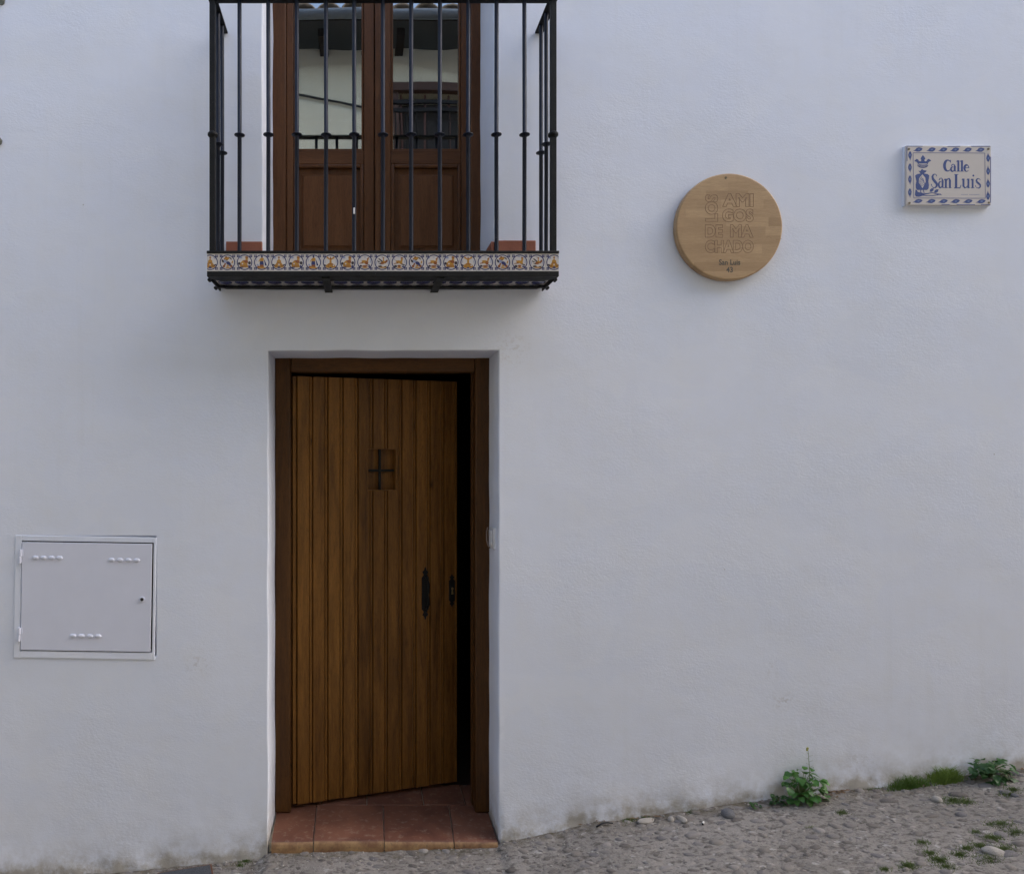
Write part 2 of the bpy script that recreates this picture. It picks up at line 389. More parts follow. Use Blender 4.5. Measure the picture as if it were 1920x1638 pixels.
# ------------------------------------------------------------------ ground profile
GP = [(-3, 1682), (0-1, 1640), (130, 1636), (260, 1629), (406, 1613), (484, 1609), (508, 1594), (720, 1592), (933, 1584), (940, 1574), (1040, 1557), (1115, 1536), (1190, 1531), (1302, 1515), (1365, 1503), (1415, 1498),
      (1456, 1494), (1528, 1484), (1591, 1478), (1612, 1476), (1660, 1473), (1729, 1462), (1823, 1449), (1917, 1438)]
GPW = [(-40.0, -2.2), (-8.0, -.95)]+[(PX(a), PZ(b)) for a, b in GP[1:]]+[(3.6, .39), (9.0, 1.0), (40.0, 2.4)]
def g0(x):
    for i in range(len(GPW)-1):
        if x <= GPW[i+1][0]:
            a, b = GPW[i], GPW[i+1]; t = (x-a[0])/(b[0]-a[0]); return lerp(a[1], b[1], max(0, t))
    return GPW[-1][1]
def gz(x, y):
    w = min(1, max(0, -y)/.35)
    smooth = sum(g0(x+k*.12) for k in range(-3, 4))/7
    h = lerp(g0(x), smooth, w)
    if y < 0 and y > -3.0: h += -.012*math.sin(min(1, -y/1.4)*math.pi)*.5
    n1 = noise.noise(Vector((x*3, y*3, 1.3)))*.006*min(1, max(.3, w))
    return h+n1

# ================================================================== THE SETTING
def coords(segs):
    out = []
    for a, b, st in segs:
        n = max(1, int(round((b-a)/st))); out += [a+(b-a)*i/n for i in range(n)]
    return out+[segs[-1][1]]
xs = coords([(-60, -10, 10), (-10, -2.2, .6), (-2.2, 3.3, .016), (3.3, 10, .6), (10, 60, 10)])
ys = coords([(-60, -8, 8), (-8, -1.6, .4), (-1.6, .04, .016), (.04, .6, .28), (.6, 60, 12)])
gb = MB(); ed = []
for y in ys:
    for x in xs:
        fine = 1 if (-2.2 < x < 3.3 and -1.6 < y < .05) else 0
        z = gz(max(-38, min(38, x)), y)
        if fine: z += noise.noise(Vector((x*28, y*40, 4)))*.0035+noise.noise(Vector((x*9, y*14, 9)))*.004
        if y > .03: z -= .25
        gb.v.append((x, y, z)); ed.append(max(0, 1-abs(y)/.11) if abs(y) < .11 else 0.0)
W_ = len(xs)
gb.f = [[j*W_+i, j*W_+i+1, (j+1)*W_+i+1, (j+1)*W_+i] for j in range(len(ys)-1) for i in range(W_-1)]; gb.m = [0]*len(gb.f)
ground = gb.build('ground', GROUND, smooth='all', kind='structure')
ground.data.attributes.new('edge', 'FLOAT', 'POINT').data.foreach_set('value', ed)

# bedded stones of the paving
def dome(seed, h=.45):
    rnd = random.Random(seed); n = 9
    rr = [rnd.uniform(.78, 1.1) for _ in range(n)]
    m = MB(); vs = []
    for rad, z in ((1.0, -.25), (.93, .10), (.62, h*.85)):
        for k in range(n):
            a = 2*math.pi*k/n; vs.append((rad*rr[k]*math.cos(a), rad*rr[k]*math.sin(a), z))
    vs.append((rnd.uniform(-.1, .1), rnd.uniform(-.1, .1), h))
    fs = [(i*n+k, i*n+(k+1) % n, (i+1)*n+(k+1) % n, (i+1)*n+k) for i in range(2) for k in range(n)]+[(2*n+k, 2*n+(k+1) % n, 3*n) for k in range(n)]
    return m.add(vs, fs)
def smooth_mesh(me):
    me.polygons.foreach_set('use_smooth', [True]*len(me.polygons)); return me
domes = [dome(k) for k in range(7)]
dome_me = [smooth_mesh(d_.mesh('stone', STONE)) for d_ in domes]
cand = []; rnd = random.Random(3); cells = {}
def proj(x, y, z): return 680+x*F/(CD+y), 860-(z-CZ)*F/(CD+y)
for _ in range(16000):
    x = rnd.uniform(-1.9, 3.1); y = rnd.uniform(-1.35, -.015)
    if -.62 > y > -.98 and x > -9: 
        if y > -.97: continue
    r = rnd.choice([.009, .012, .014, .017, .02, .024]) * (1.15 if x > 1.2 else .95)
    key = (int(x/.05), int(y/.05)); ok = True
    for i in (-1, 0, 1):
        for j in (-1, 0, 1):
            for (a, b, c) in cells.get((key[0]+i, key[1]+j), []):
                if math.hypot(a-x, (b-y)*1.25) < (c+r)*1.12: ok = False
    if ok: cells.setdefault(key, []).append((x, y, r)); cand.append((x, y, r))
vis = []; rest = []
for x, y, r in cand:
    z = gz(x, y); px, py = proj(x, y, z)
    (vis if (-10 < px < 1930 and py < 1650) else rest).append((r/(CD+y), x, y, r, z))
vis.sort(reverse=True)
rest += vis[300:]; vis = vis[:300]
def stone_tf(x, y, r, z, rn):
    return (x, y, z-.0030+rn.uniform(-.002, .002)), (r*rn.uniform(1.0, 1.45), r*rn.uniform(.65, .9), r*rn.uniform(.55, .95)), rn.uniform(-.9, .3)
for s_, x, y, r, z in vis:
    loc, sc, rz = stone_tf(x, y, r, z, rnd)
    o = bpy.data.objects.new('stone', rnd.choice(dome_me)); COL.objects.link(o); o.parent = ground
    o.location = loc; o.scale = sc; o.rotation_euler = (0, -.08, rz)
sb = MB()
for s_, x, y, r, z in rest:
    loc, sc, rz = stone_tf(x, y, r, z, rnd); dm = rnd.choice(domes); c, s2 = math.cos(rz), math.sin(rz)
    sb.add([(loc[0]+c*v[0]*sc[0]-s2*v[1]*sc[1], loc[1]+s2*v[0]*sc[0]+c*v[1]*sc[1], loc[2]+v[2]*sc[2]) for v in dm.v], dm.f)
sb.build('small_stones', STONES, ground, smooth='all', kind='stuff')

# smooth stone strip along the middle of the lane
kerb = bpy.data.objects.new('kerb_strip', None); COL.objects.link(kerb); kerb['kind'] = 'structure'; kerb['_o'] = [0, 0, 0]
x = -3.0; rk = random.Random(5)
while x < 5:
    L = .47+rk.uniform(-.03, .03); m = MB(); n = 6; vs = []
    for i in range(n+1):
        xx = x+.004+(L-.008)*i/n
        for (yy, dz) in ((-.97, -.05), (-.97, .012), (-.81, .016), (-.655, .012), (-.655, -.05)):
            vs.append((xx, yy+rk.uniform(-.003, .003), gz(xx, yy)+dz))
    fs = [(i*5+k, (i+1)*5+k, (i+1)*5+k+1, i*5+k+1) for i in range(n) for k in range(4)]
    fs += [(0, 1, 2, 3, 4), (n*5+4, n*5+3, n*5+2, n*5+1, n*5)]
    m.add(vs, fs); m.build('slab', SLAB, kerb, smooth=True); x += L

# ================================================================== THE WHITE HOUSE
house = thing('white_house', 'white lime washed house front with a brown plank door below an iron balcony', 'house')
# openings in wall plane: x0,x1,z0,z1,depth
D0 = (PX(503), PX(935), -.12, PZ(657), .30)
W0 = (PX(492.5), PX(926), 2.40, 4.75, .42)
C0 = (PX(33.5), PX(292.5), PZ(1230), PZ(1005), .12)
holes = [D0, W0, C0]
def merge(cs, extra, tol=.006):
    cs = [c for c in cs if all(abs(c-e) > tol for e in extra)]; return sorted(cs+list(extra))
hx = sorted({h[0] for h in holes} | {h[1] for h in holes}); hz = sorted({h[2] for h in holes} | {h[3] for h in holes})
xs = merge(coords([(-22, -2, 1.0), (-2, 3.2, .022), (3.2, 22, 1.0)]), hx)
zs = merge(coords([(-3, -.42, .5), (-.42, .5, .014), (.5, 3.9, .024), (3.9, 6.6, .3)]), hz)
def wob(x, z):          # slow unevenness of a hand-trowelled wall
    if x < -2 or x > 3.2: return 0
    cb_ = min(1, max(0, abs(x+1.2)-.31, abs(z-1.06)-.27)/.10)
    return cb_*(noise.noise(Vector((x*1.1, 3.1, z*1.1)))*.004)+.25*(1+3*cb_)*(noise.noise(Vector((x*4.5, 7.7, z*5)))*.0014+noise.noise(Vector((x*17, 1.7, z*21)))*.0004)
wb = MB(); idx = {}
SC = [(PX(1447), PZ(1250), .05), (PX(1462), PZ(1315), .06), (PX(1478), PZ(1313), .04), (PX(1605), PZ(1430), .07), (PX(1135), PZ(1500), .05), (PX(372), PZ(1245), .08), (PX(960), PZ(655), .10)]
dirt = []; scuff = []
for j, z in enumerate(zs):
    for i, x in enumerate(xs):
        idx[(i, j)] = len(wb.v)
        dx = dz = 0
        for h in holes[:2]:
            if (abs(x-h[0]) < 1e-6 or abs(x-h[1]) < 1e-6) and h[2]-.01 <= z <= h[3]+.01: dx = noise.noise(Vector((x*3, 2, z*5)))*.0035
            if abs(z-h[3]) < 1e-6 and h[0]-.01 <= x <= h[1]+.01: dz = noise.noise(Vector((x*6, 9, z)))*.003
        hgt = z-g0(x)
        y = wob(x, z)
        if -2 < x < 3.2 and hgt < .25: y -= max(0, 1-hgt/.25)**2*.012*(1+.8*noise.noise(Vector((x*5, 0, z*6))))+max(0, 1-hgt/.08)*noise.noise(Vector((x*22, 3, z*30)))*.006
        wb.v.append((x+dx, y, z+dz))
        near_door = max(0, 1-min(abs(x-D0[0]), abs(x-D0[1]))/.12)
        dd = math.exp(-max(0, hgt)/.05)*1.15+math.exp(-max(0, hgt)/.16)*(.24+.2*noise.noise(Vector((x*2.2, 8, 0))))
        dirt.append(min(1, max(0, dd*(1+.4*near_door))))
        scuff.append(min(1, sum(max(0, 1-math.hypot(x-a, z-b)/c) for a, b, c in SC)))
def inhole(xc, zc): return any(h[0] < xc < h[1] and h[2] < zc < h[3] for h in holes)
for j in range(len(zs)-1):
    for i in range(len(xs)-1):
        if not inhole((xs[i]+xs[i+1])/2, (zs[j]+zs[j+1])/2):
            wb.f.append([idx[(i, j)], idx[(i+1, j)], idx[(i+1, j+1)], idx[(i, j+1)]]); wb.m.append(0)
def near(lst, v): return min(range(len(lst)), key=lambda k: abs(lst[k]-v))
for h in holes:
    i0, i1, j0, j1 = near(xs, h[0]), near(xs, h[1]), near(zs, h[2]), near(zs, h[3])
    loop = [(i, j0) for i in range(i0, i1)]+[(i1, j) for j in range(j0, j1)]+[(i, j1) for i in range(i1, i0, -1)]+[(i0, j) for j in range(j1, j0, -1)]
    prev = [idx[k] for k in loop]; n = len(loop); xc_, zc_ = (h[0]+h[1])/2, (h[2]+h[3])/2
    edge = [wb.v[q] for q in prev]                      # the sharp arris, to be rounded by hand
    def outw(k):
        a = loop[k]; ox = -1 if a[0] == i0 else (1 if a[0] == i1 else 0); oz = -1 if a[1] == j0 else (1 if a[1] == j1 else 0); return ox, oz
    for k in range(n):
        ox, oz = outw(k); e = edge[k]; rr = .0055; wb.v[prev[k]] = (e[0]+ox*rr, e[1], e[2]+oz*rr)
    prof_ = [(.0034, .0007), (.0016, .0020), (.0004, .0040), (0, .0070)]+[(0, q) for q in ([.03, .10, .2, h[4]] if h[4] > .2 else [.03, h[4]])]
    for off, dpt in prof_:
        cur = []
        for k, q in enumerate(loop):
            ox, oz = outw(k); e = edge[k]; cur.append(len(wb.v)); yb_ = e[1]*(1-min(1, dpt/.03))
            jit = noise.noise(Vector((e[0]*4, dpt*9, e[2]*4)))*.0015*min(1, dpt/.03)
            wb.v.append((e[0]+ox*off+abs(ox)*jit, dpt+yb_, e[2]+oz*off)); dirt.append(dirt[idx[q]]*(1 if e[2] < .3 else 0)); scuff.append(0)
        for k in range(n):
            wb.f.append([prev[(k+1) % n], prev[k], cur[k], cur[(k+1) % n]]); wb.m.append(0)
        prev = cur
wall = wb.build('wall', PL, house, smooth='all')
wall.data.attributes.new('dirt', 'FLOAT', 'POINT').data.foreach_set('value', dirt)
wall.data.attributes.new('scuff', 'FLOAT', 'POINT').data.foreach_set('value', scuff)
wall.data.set_sharp_from_angle(angle=R(60))
# body behind the front, and its eave
b = MB(); b.box(-22, 22, 5.9, 6.0, -3, 6.6); b.box(-22.1, -22, -.0, 6, -3, 6.6); b.box(22, 22.1, 0, 6, -3, 6.6); b.box(-22, 22, .02, 6, 6.61, 6.7)
b.build('rear_walls', CREAM, house)
b = MB(); b.add([(-22, -.32, 6.55), (22, -.32, 6.55), (22, 3, 7.8), (-22, 3, 7.8), (-22, -.32, 6.68), (22, -.32, 6.68), (22, 3, 7.93), (-22, 3, 7.93)], [(0, 3, 2, 1), (4, 5, 6, 7), (0, 1, 5, 4), (1, 2, 6, 5), (2, 3, 7, 6), (3, 0, 4, 7)])
b.build('roof', ROOFT, house)
# rooms behind door and window, coloured dark so the openings read black
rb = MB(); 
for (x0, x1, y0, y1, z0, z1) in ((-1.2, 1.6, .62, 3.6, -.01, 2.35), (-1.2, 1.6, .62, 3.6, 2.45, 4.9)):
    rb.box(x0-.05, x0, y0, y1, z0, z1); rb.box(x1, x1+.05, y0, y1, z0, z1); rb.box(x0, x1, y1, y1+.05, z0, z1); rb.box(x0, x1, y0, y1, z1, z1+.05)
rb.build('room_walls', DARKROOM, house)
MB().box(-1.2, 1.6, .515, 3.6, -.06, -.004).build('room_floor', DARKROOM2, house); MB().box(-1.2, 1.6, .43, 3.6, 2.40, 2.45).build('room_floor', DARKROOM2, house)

# ---------- front door: frame
YF = .225
fr = part_empty('door_frame', house)
fx0, fx1, ft = PX(517, YF)-.004, PX(917, YF)+.004, PZ(668, YF)
jl, jr, hd = PX(545, YF), PX(891, YF), PZ(697, YF)
MB().box(fx0, jl, YF, YF+.075, .002, ft).build('jamb', FRAMEW, fr, bevel=.006)
MB().box(jr, fx1, YF, YF+.075, .002, ft).build('jamb', FRAMEW, fr, bevel=.006)
MB().box(jl+.001, jr-.001, YF+.002, YF+.075, hd, ft-.001).build('head', FRAMEWH, fr, bevel=.006)
# rebate strips behind the face
MB().box(fx0, jl-.004, YF+.0755, .30, .002, ft).box(jr-.004, fx1, YF+.0755, .34, .002, ft).box(fx0, fx1, YF+.0755, .42, hd+.02, ft).build('rebate', FRAMEW, fr)
# ---------- front door: the leaf, ajar
door = part_empty('door', house)
A = Vector((-.311, .264)); B = Vector((.484, .500)); UD = (B-A).normalized(); LW = (B-A).length; ND = Vector((UD.y, -UD.x))   # ND towards the street
def LP(u, dep, z):                       # u along leaf, dep out of its face
    p = A+UD*u+ND*dep; return (p.x, p.y, z)
Z0, Z1 = .022, 2.052
def leafbox(mb, u0, u1, d0, d1, z0, z1, m=0):
    vs = [LP(u, d_, z) for z in (z0, z1) for d_ in (d1, d0) for u in (u0, u1)]
    return mb.add(vs, [(0,2,3,1),(4,5,7,6),(0,1,5,4),(1,3,7,5),(3,2,6,7),(2,0,4,6)], m)
NP = 11; pw = LW/NP
g_u0, g_u1, g_z0, g_z1 = .42*LW, .601*LW, 1.503, 1.711
def plank(mb, u0, u1, z0, z1, lb, rb):
    # cross-section profile with bead groove near the right edge
    pr = [(u0, -.018)]
    pr += [(u0, -.008), (u0+.004, 0)] if lb else [(u0, 0)]
    if rb: pr += [(u1-.0185, 0), (u1-.0155, -.0055), (u1-.0125, -.0005), (u1-.0050, -.0005), (u1-.0005, -.010), (u1-.0005, -.018)]
    else: pr += [(u1, 0), (u1, -.018)]
    n = len(pr); vs = [LP(u, d_, z) for z in (z0, z1) for u, d_ in pr]
    fs = [tuple(range(n-1, -1, -1)), tuple(range(n, 2*n))]+[(i, (i+1) % n, (i+1) % n+n, i+n) for i in range(n)]
    mb.add(vs, [f[::-1] for f in fs])
for k in range(NP):
    u0, u1 = k*pw, (k+1)*pw; m = MB(); dz = random.uniform(-.002, .002)
    a, b_ = max(u0, g_u0), min(u1, g_u1)
    if b_ > a+.002:
        plank(m, u0, u1, Z0+dz, g_z0, True, True); plank(m, u0, u1, g_z1, Z1, True, True)
        if a > u0+.002: plank(m, u0, a, g_z0, g_z1, True, False)
        if b_ < u1-.002: plank(m, b_, u1, g_z0, g_z1, False, True)
    else: plank(m, u0, u1, Z0+dz, Z1, True, True)
    m.build('plank', DOORW, door, origin=LP((u0+u1)/2, 0, 1))
m = MB()
leafbox(m, -.0205, -.003, -.045, -.007, Z0, Z1)
m.build('stile', DOORW, door, bevel=.002)
m = MB()
for (a, b_, c, d_) in ((0, g_u0, Z0+.003, Z1-.003), (g_u1, LW-.001, Z0+.003, Z1-.003), (g_u0, g_u1, Z0+.003, g_z0), (g_u0, g_u1, g_z1, Z1-.003)): leafbox(m, a, b_, -.045, -.0185, c, d_)
m.build('backing_board', FRAMEW, door)
# spy hatch
m = MB(); leafbox(m, g_u0-.004, g_u1+.004, -.06, -.046, g_z0-.01, g_z1+.01); m.build('hatch_shutter', DOORW, door)
m = MB(); uc, zc = (g_u0+g_u1)/2-.004, PZ(882, .38)
leafbox(m, g_u0+.001, g_u1-.001, -.034, -.022, zc-.006, zc+.006); leafbox(m, uc-.006, uc+.006, -.031, -.0195, g_z0+.001, g_z1-.001)
m.build('hatch_grille', IRON2, door, bevel=.001)
m = MB()
leafbox(m, g_u0-.0, g_u0+.004, -.045, .0025, g_z0, g_z1); leafbox(m, g_u1-.004, g_u1, -.045, .0025, g_z0, g_z1)
leafbox(m, g_u0+.004, g_u1-.004, -.045, .0025, g_z0, g_z0+.004); leafbox(m, g_u0+.004, g_u1-.004, -.045, .0025, g_z1-.004, g_z1)
m.build('hatch_trim', DOORW, door)
# ironwork
def plate(mb, uc, z0, z1, prof, dep=.004):
    H = z1-z0; pts = [(uc+w, z0+H*t) for t, w in prof]+[(uc-w, z0+H*t) for t, w in reversed(prof)]
    n = len(pts); vs = [LP(u, dep, z) for u, z in pts]+[LP(u, .0002, z) for u, z in pts]
    mb.add(vs, [tuple(range(n)), tuple(range(2*n-1, n-1, -1))]+[((i+1) % n, i, i+n, (i+1) % n+n) for i in range(n)])
prof = [(0, .001), (.03, .004), (.06, .006), (.09, .016), (.115, .013), (.14, .008), (.165, .011), (.20, .019), (.5, .019), (.80, .019), (.83, .011), (.86, .008), (.885, .013), (.91, .016), (.94, .006), (.97, .004), (1, .001)]
m = MB(); uh = .785*LW; plate(m, uh, .855, 1.119, prof)
m.build('handle_plate', IRON2, door, bevel=.001)
m = MB(); pts = [LP(uh+.004, .004, .905), LP(uh+.004, .02, .915), LP(uh+.005, .036, .94), LP(uh+.006, .042, .987), LP(uh+.005, .036, 1.034), LP(uh+.004, .02, 1.059), LP(uh+.004, .004, 1.069)]
m.tube(pts, [.007, .006, .007, .0095, .007, .006, .007], 10); m.build('handle', IRON2, door, smooth='all')
m = MB(); ue = .9595*LW; plate(m, ue, .910, 1.077, [(t, w*.85) for t, w in prof]); m.build('keyhole_plate', IRON2, door, bevel=.001)
m = MB()
pts = [(ue+.001+.0055*math.cos(a*.5236), 1.003+.007*math.sin(a*.5236)) for a in range(-2, 9)]+[(ue-.0035, .975), (ue+.006, .975)]
n = len(pts); m.add([LP(u, .008, z) for u, z in pts]+[LP(u, .004, z) for u, z in pts], [tuple(range(n)), tuple(range(2*n-1, n-1, -1))]+[((i+1) % n, i, i+n, (i+1) % n+n) for i in range(n)])
m.build('lock_cylinder', BRASS, door)
# ---------- doorstep tiles
step = part_empty('doorstep', house)
MB().box(D0[0]+.004, D0[1]-.004, .0, .51, -.2, -.012).build('mortar_bed', GROUT, step)
def tile(mb_name, q, front=False):       # q: four corners (x,y) ccw from front-left
    m = MB(); zt = random.uniform(-.0015, .0015); zz = [zt+random.uniform(-.001, .001) for _ in range(4)]
    if front:
        (a, b_, c, d_) = q; n = 5; vs = []
        prof = [(0, -.052), (0, -.028), (.002, -.014), (.008, -.004), (.018, 0)]
        for p in (a, b_):
            for dy, z in prof: vs.append((p[0], p[1]+dy, z+zz[0]))
        vs += [(c[0], c[1], zz[2]), (d_[0], d_[1], zz[3]), (c[0], c[1], -.03), (d_[0], d_[1], -.03)]
        fs = [((i), i+n, i+n+1, i+1) for i in range(n-1)]; ms = [1, 1, 1, 0]
        for f, mm in zip(fs, ms): m.add([vs[k] for k in f], [(0, 1, 2, 3)], mm)
        m.add([vs[4], vs[9], vs[10], vs[11]], [(0, 1, 2, 3)], 0)
        m.add([vs[0], vs[1], vs[2], vs[3], vs[4], vs[11], vs[13]], [(0, 1, 2, 3, 4, 5, 6)], 0)
        m.add([vs[5], vs[6], vs[7], vs[8], vs[9], vs[10], vs[12]], [(6, 5, 4, 3, 2, 1, 0)], 0)
        o = m.build('floor_tile', [TERRA, NOSE], step)
        bm = bmesh.new(); bm.from_mesh(o.data); bmesh.ops.remove_doubles(bm, verts=bm.verts, dist=1e-6); bm.to_mesh(o.data); bm.free()
        o.data.polygons.foreach_set('use_smooth', [True]*len(o.data.polygons)); o.data.set_sharp_from_angle(angle=R(50)); return o
    vs = [(p[0], p[1], z) for p, z in zip(q, zz)]+[(p[0], p[1], -.03) for p in q]
    m.add(vs, [(0, 1, 2, 3), (4, 7, 6, 5), (0, 4, 5, 1), (1, 5, 6, 2), (2, 6, 7, 3), (3, 7, 4, 0)])
    return m.build('floor_tile', TERRA, step, bevel=.0025)
g = .0022
fxs = [PX(508, -.012), PX(587.5, -.012), PX(720.5, -.012), PX(851.5, -.012), PX(934, -.012)]
bxs = [-.408, PX(594, .3), PX(718.5, .3), PX(841.5, .3), .592]
fy = [-.018, -.014, -.013, -.016, -.02]
for k in range(4):
    tile('t', [(fxs[k]+g, fy[k]), (fxs[k+1]-g, fy[k+1]), (bxs[k+1]-g, .30), (bxs[k]+g, .30)], True)
b2 = [-.408, -.20, .02, .295, .495, .592]
for k in range(5): tile('t', [(b2[k]+g, .305), (b2[k+1]-g, .305), (b2[k+1]-g, .51), (b2[k]+g, .51)])

# ---------- balcony door (glazed, two leaves)
YW = .34
wf = part_empty('balcony_door_frame', house)
MB().box(W0[0]-.004, PX(536, YW), YW, YW+.06, 2.45, 4.75).build('jamb', WINW, wf, bevel=.004)
MB().box(PX(883, YW), W0[1]+.004, YW, YW+.06, 2.45, 4.75).build('jamb', WINW, wf, bevel=.004)
MB().box(PX(536, YW)+.001, PX(883, YW)-.001, YW+.001, YW+.06, 4.68, 4.75).build('head', WINWH, wf, bevel=.004)
MB().box(PX(536, YW)+.001, PX(883, YW)-.001, YW-.01, YW+.06, 2.45, 2.47).build('sill', TERRA, wf)
YL = YW+.012
def wleaf(x0, x1, gx0, gx1, px0, px1, rx0, rx1, astragal):
    lf = part_empty('balcony_door', house)
    X = lambda p: PX(p, YL); Z = lambda p: PZ(p, YL)
    z0, z1 = 2.472, 4.675
    zg0, zr = Z(282), Z(308)
    MB().box(X(x0)+.001, X(gx0)-.001, YL, YL+.04, z0, z1).build('stile', WINW, lf, bevel=.003)
    MB().box(X(gx1)+.001, X(x1)-.001, YL, YL+.04, z0, z1).build('stile', WINW, lf, bevel=.003)
    MB().box(X(gx0), X(gx1), YL+.001, YL+.04, zr+.001, zg0).build('rail', WINWH, lf, bevel=.003)
    MB().box(X(gx0), X(gx1), YL+.001, YL+.04, z0, z0+.045).build('rail', WINWH, lf, bevel=.003)
    MB().box(X(gx0), X(gx1), YL+.001, YL+.04, 4.60, z1).build('rail', WINWH, lf, bevel=.003)
    bd = MB(); w = .011
    bd.box(X(gx0)+.0005, X(gx0)+w, YL+.006, YL+.022, zg0, 4.6).box(X(gx1)-w, X(gx1)-.0005, YL+.006, YL+.022, zg0, 4.6).box(X(gx0)+w, X(gx1)-w, YL+.006, YL+.022, zg0+.0005, zg0+w)
    bd.build('glazing_bead', WINW, lf, bevel=.003)
    MB().box(X(gx0)+.002, X(gx1)-.002, YL+.024, YL+.028, zg0+.002, 4.598).build('pane', GLASS, lf)
    # panel: moulding frame, recessed field, raised centre
    pz1, pz0 = zr, z0+.046; mo = MB(); w = .017
    for (a, b_, c, d_) in ((X(gx0)+.0005, X(gx0)+w, pz0, pz1), (X(gx1)-w, X(gx1)-.0005, pz0, pz1), (X(gx0)+w, X(gx1)-w, pz1-w, pz1), (X(gx0)+w, X(gx1)-w, pz0, pz0+w)): mo.box(a, b_, YL-.003, YL+.02, c, d_)
    mo.build('moulding', WINW, lf, bevel=.006, segs=3)
    MB().box(X(gx0)+w, X(gx1)-w, YL+.018, YL+.03, pz0+w, pz1-w).build('panel', WINW, lf)
    a, b_, c, d_ = X(rx0), X(rx1), Z(459), Z(329); e = .012
    ai, bi, ci, di = a-.0, b_, c, d_; q = MB(); Yf, Yb = YL+.009, YL+.0179
    vs = [(ai, Yf, ci), (bi, Yf, ci), (bi, Yf, di), (ai, Yf, di), (ai-.001, Yf+.003, ci-.001), (bi+.001, Yf+.003, ci-.001), (bi+.001, Yf+.003, di+.001), (ai-.001, Yf+.003, di+.001), (ai-e, Yb, ci-e), (bi+e, Yb, ci-e), (bi+e, Yb, di+e), (ai-e, Yb, di+e)]
    q.add(vs, [(0, 1, 2, 3)]+[(i+4*r, i+4+4*r, (i+1) % 4+4+4*r, (i+1) % 4+4*r) for r in (0, 1) for i in range(4)])
    q.build('raised_field', WINW, lf)
    if astragal: MB().box(X(703), X(713), YL-.012, YL-.0005, z0, z1).build('cover_strip', WINW, lf, bevel=.003)
    return lf
wleaf(536.5, 702, 550.5, 682, 550, 683, 569, 661, False)
wleaf(702.5, 882.5, 733, 864.5, 733, 867, 752.5, 848, True)

# ---------- balcony
bal = part_empty('balcony', house)
YB = -.22; SP = [449, 503, 556.5, 611, 664, 718, 771, 825, 878, 931, 983]
XL, XR = PX(399, YB), PX(1037, YB); ZR = 3.511; ZB = 2.491
ring = [(.0085, -.020), (.010, -.016), (.0125, -.010), (.0215, -.002), (.0215, .002), (.0125, .010), (.010, .016), (.0085, .020)]
def baluster(x, y, zr):
    m = MB(); prof = [(.0085, ZB)]+[(r, zr+dz*.5) for r, dz in ring]+[(.0085, ZR)]
    m.lathe(x, y, prof, 14); b_x, b_y = random.uniform(-.0012, .0012), random.uniform(-.0012, .0012)
    m.v = [(v[0]+b_x*math.sin((v[2]-ZB)/(ZR-ZB)*math.pi), v[1]+b_y, v[2]) for v in m.v]; return m.build('baluster', IRON, bal, smooth=True, origin=(x, y, ZB))
ZRING = PZ(253, YB)
for px in SP: baluster(PX(px, YB), YB, ZRING+random.uniform(-.001, .001))
for x in (XL+.004, XR-.006):
    for y in (-.137, -.056): baluster(x, y, ZRING)
for x in (XL, XR):
    m = MB(); m.box(x-.0115, x+.0115, YB-.0115, YB+.0115, ZB, ZR); 
    m.lathe(x, YB, [(.014, ZRING-.012), (.021, ZRING-.003), (.021, ZRING+.003), (.014, ZRING+.012)], 12)
    m.build('corner_post', IRON2, bal, bevel=.0015)
MB().box(XL-.018, XR+.018, YB-.02, YB+.02, ZR, ZR+.01).build('top_rail', IRON2, bal, bevel=.002)
MB().box(XL-.018, XL+.018, YB+.0205, -.0, ZR+.0005, ZR+.0095).build('top_rail', IRON2, bal, bevel=.002)
MB().box(XR-.018, XR+.018, YB+.0205, -.0, ZR+.0005, ZR+.0095).build('top_rail', IRON2, bal, bevel=.002)
# platform
YT = -.25; BX0, BX1 = PX(388, YT), PX(1048, YT); TZ1, TZ0 = PZ(475, YT), PZ(508.5, YT)
MB().box(BX0+.009, BX1-.009, YT+.010, 0.35, TZ0+.002, TZ1-.001).build('floor_slab', GROUT, bal)
MB().box(BX0-.001, BX1+.001, YT-.002, -.004, TZ1, ZB).build('edge_trim', IRON2, bal, bevel=.0015)
m = MB(); m.box(BX0, BX1, YT-.001, YT+.006, PZ(518, YT), TZ0); m.box(BX0, BX1, YT+.006, YT+.05, PZ(518, YT), PZ(518, YT)+.005)
m.box(BX0, BX0+.006, YT+.006, -.006, PZ(518, YT), TZ0).box(BX1-.006, BX1, YT+.006, -.006, PZ(518, YT), TZ0)
m.build('angle_frame', IRON2, bal, bevel=.001)
# terracotta skirting
MB().box(PX(425), W0[0]+.0, -.018, -.001, ZB+.002, PZ(455)).build('skirting_tile', TERRAS, bal, bevel=.003)
MB().box(W0[1], PX(1003), -.018, -.001, ZB+.002, PZ(453)).build('skirting_tile', TERRAS, bal, bevel=.003)
MB().box(W0[1]-.014, W0[1]-.001, -.012, .33, ZB+.002, PZ(453)-.002).build('skirting_tile', TERRAS, bal, bevel=.003)
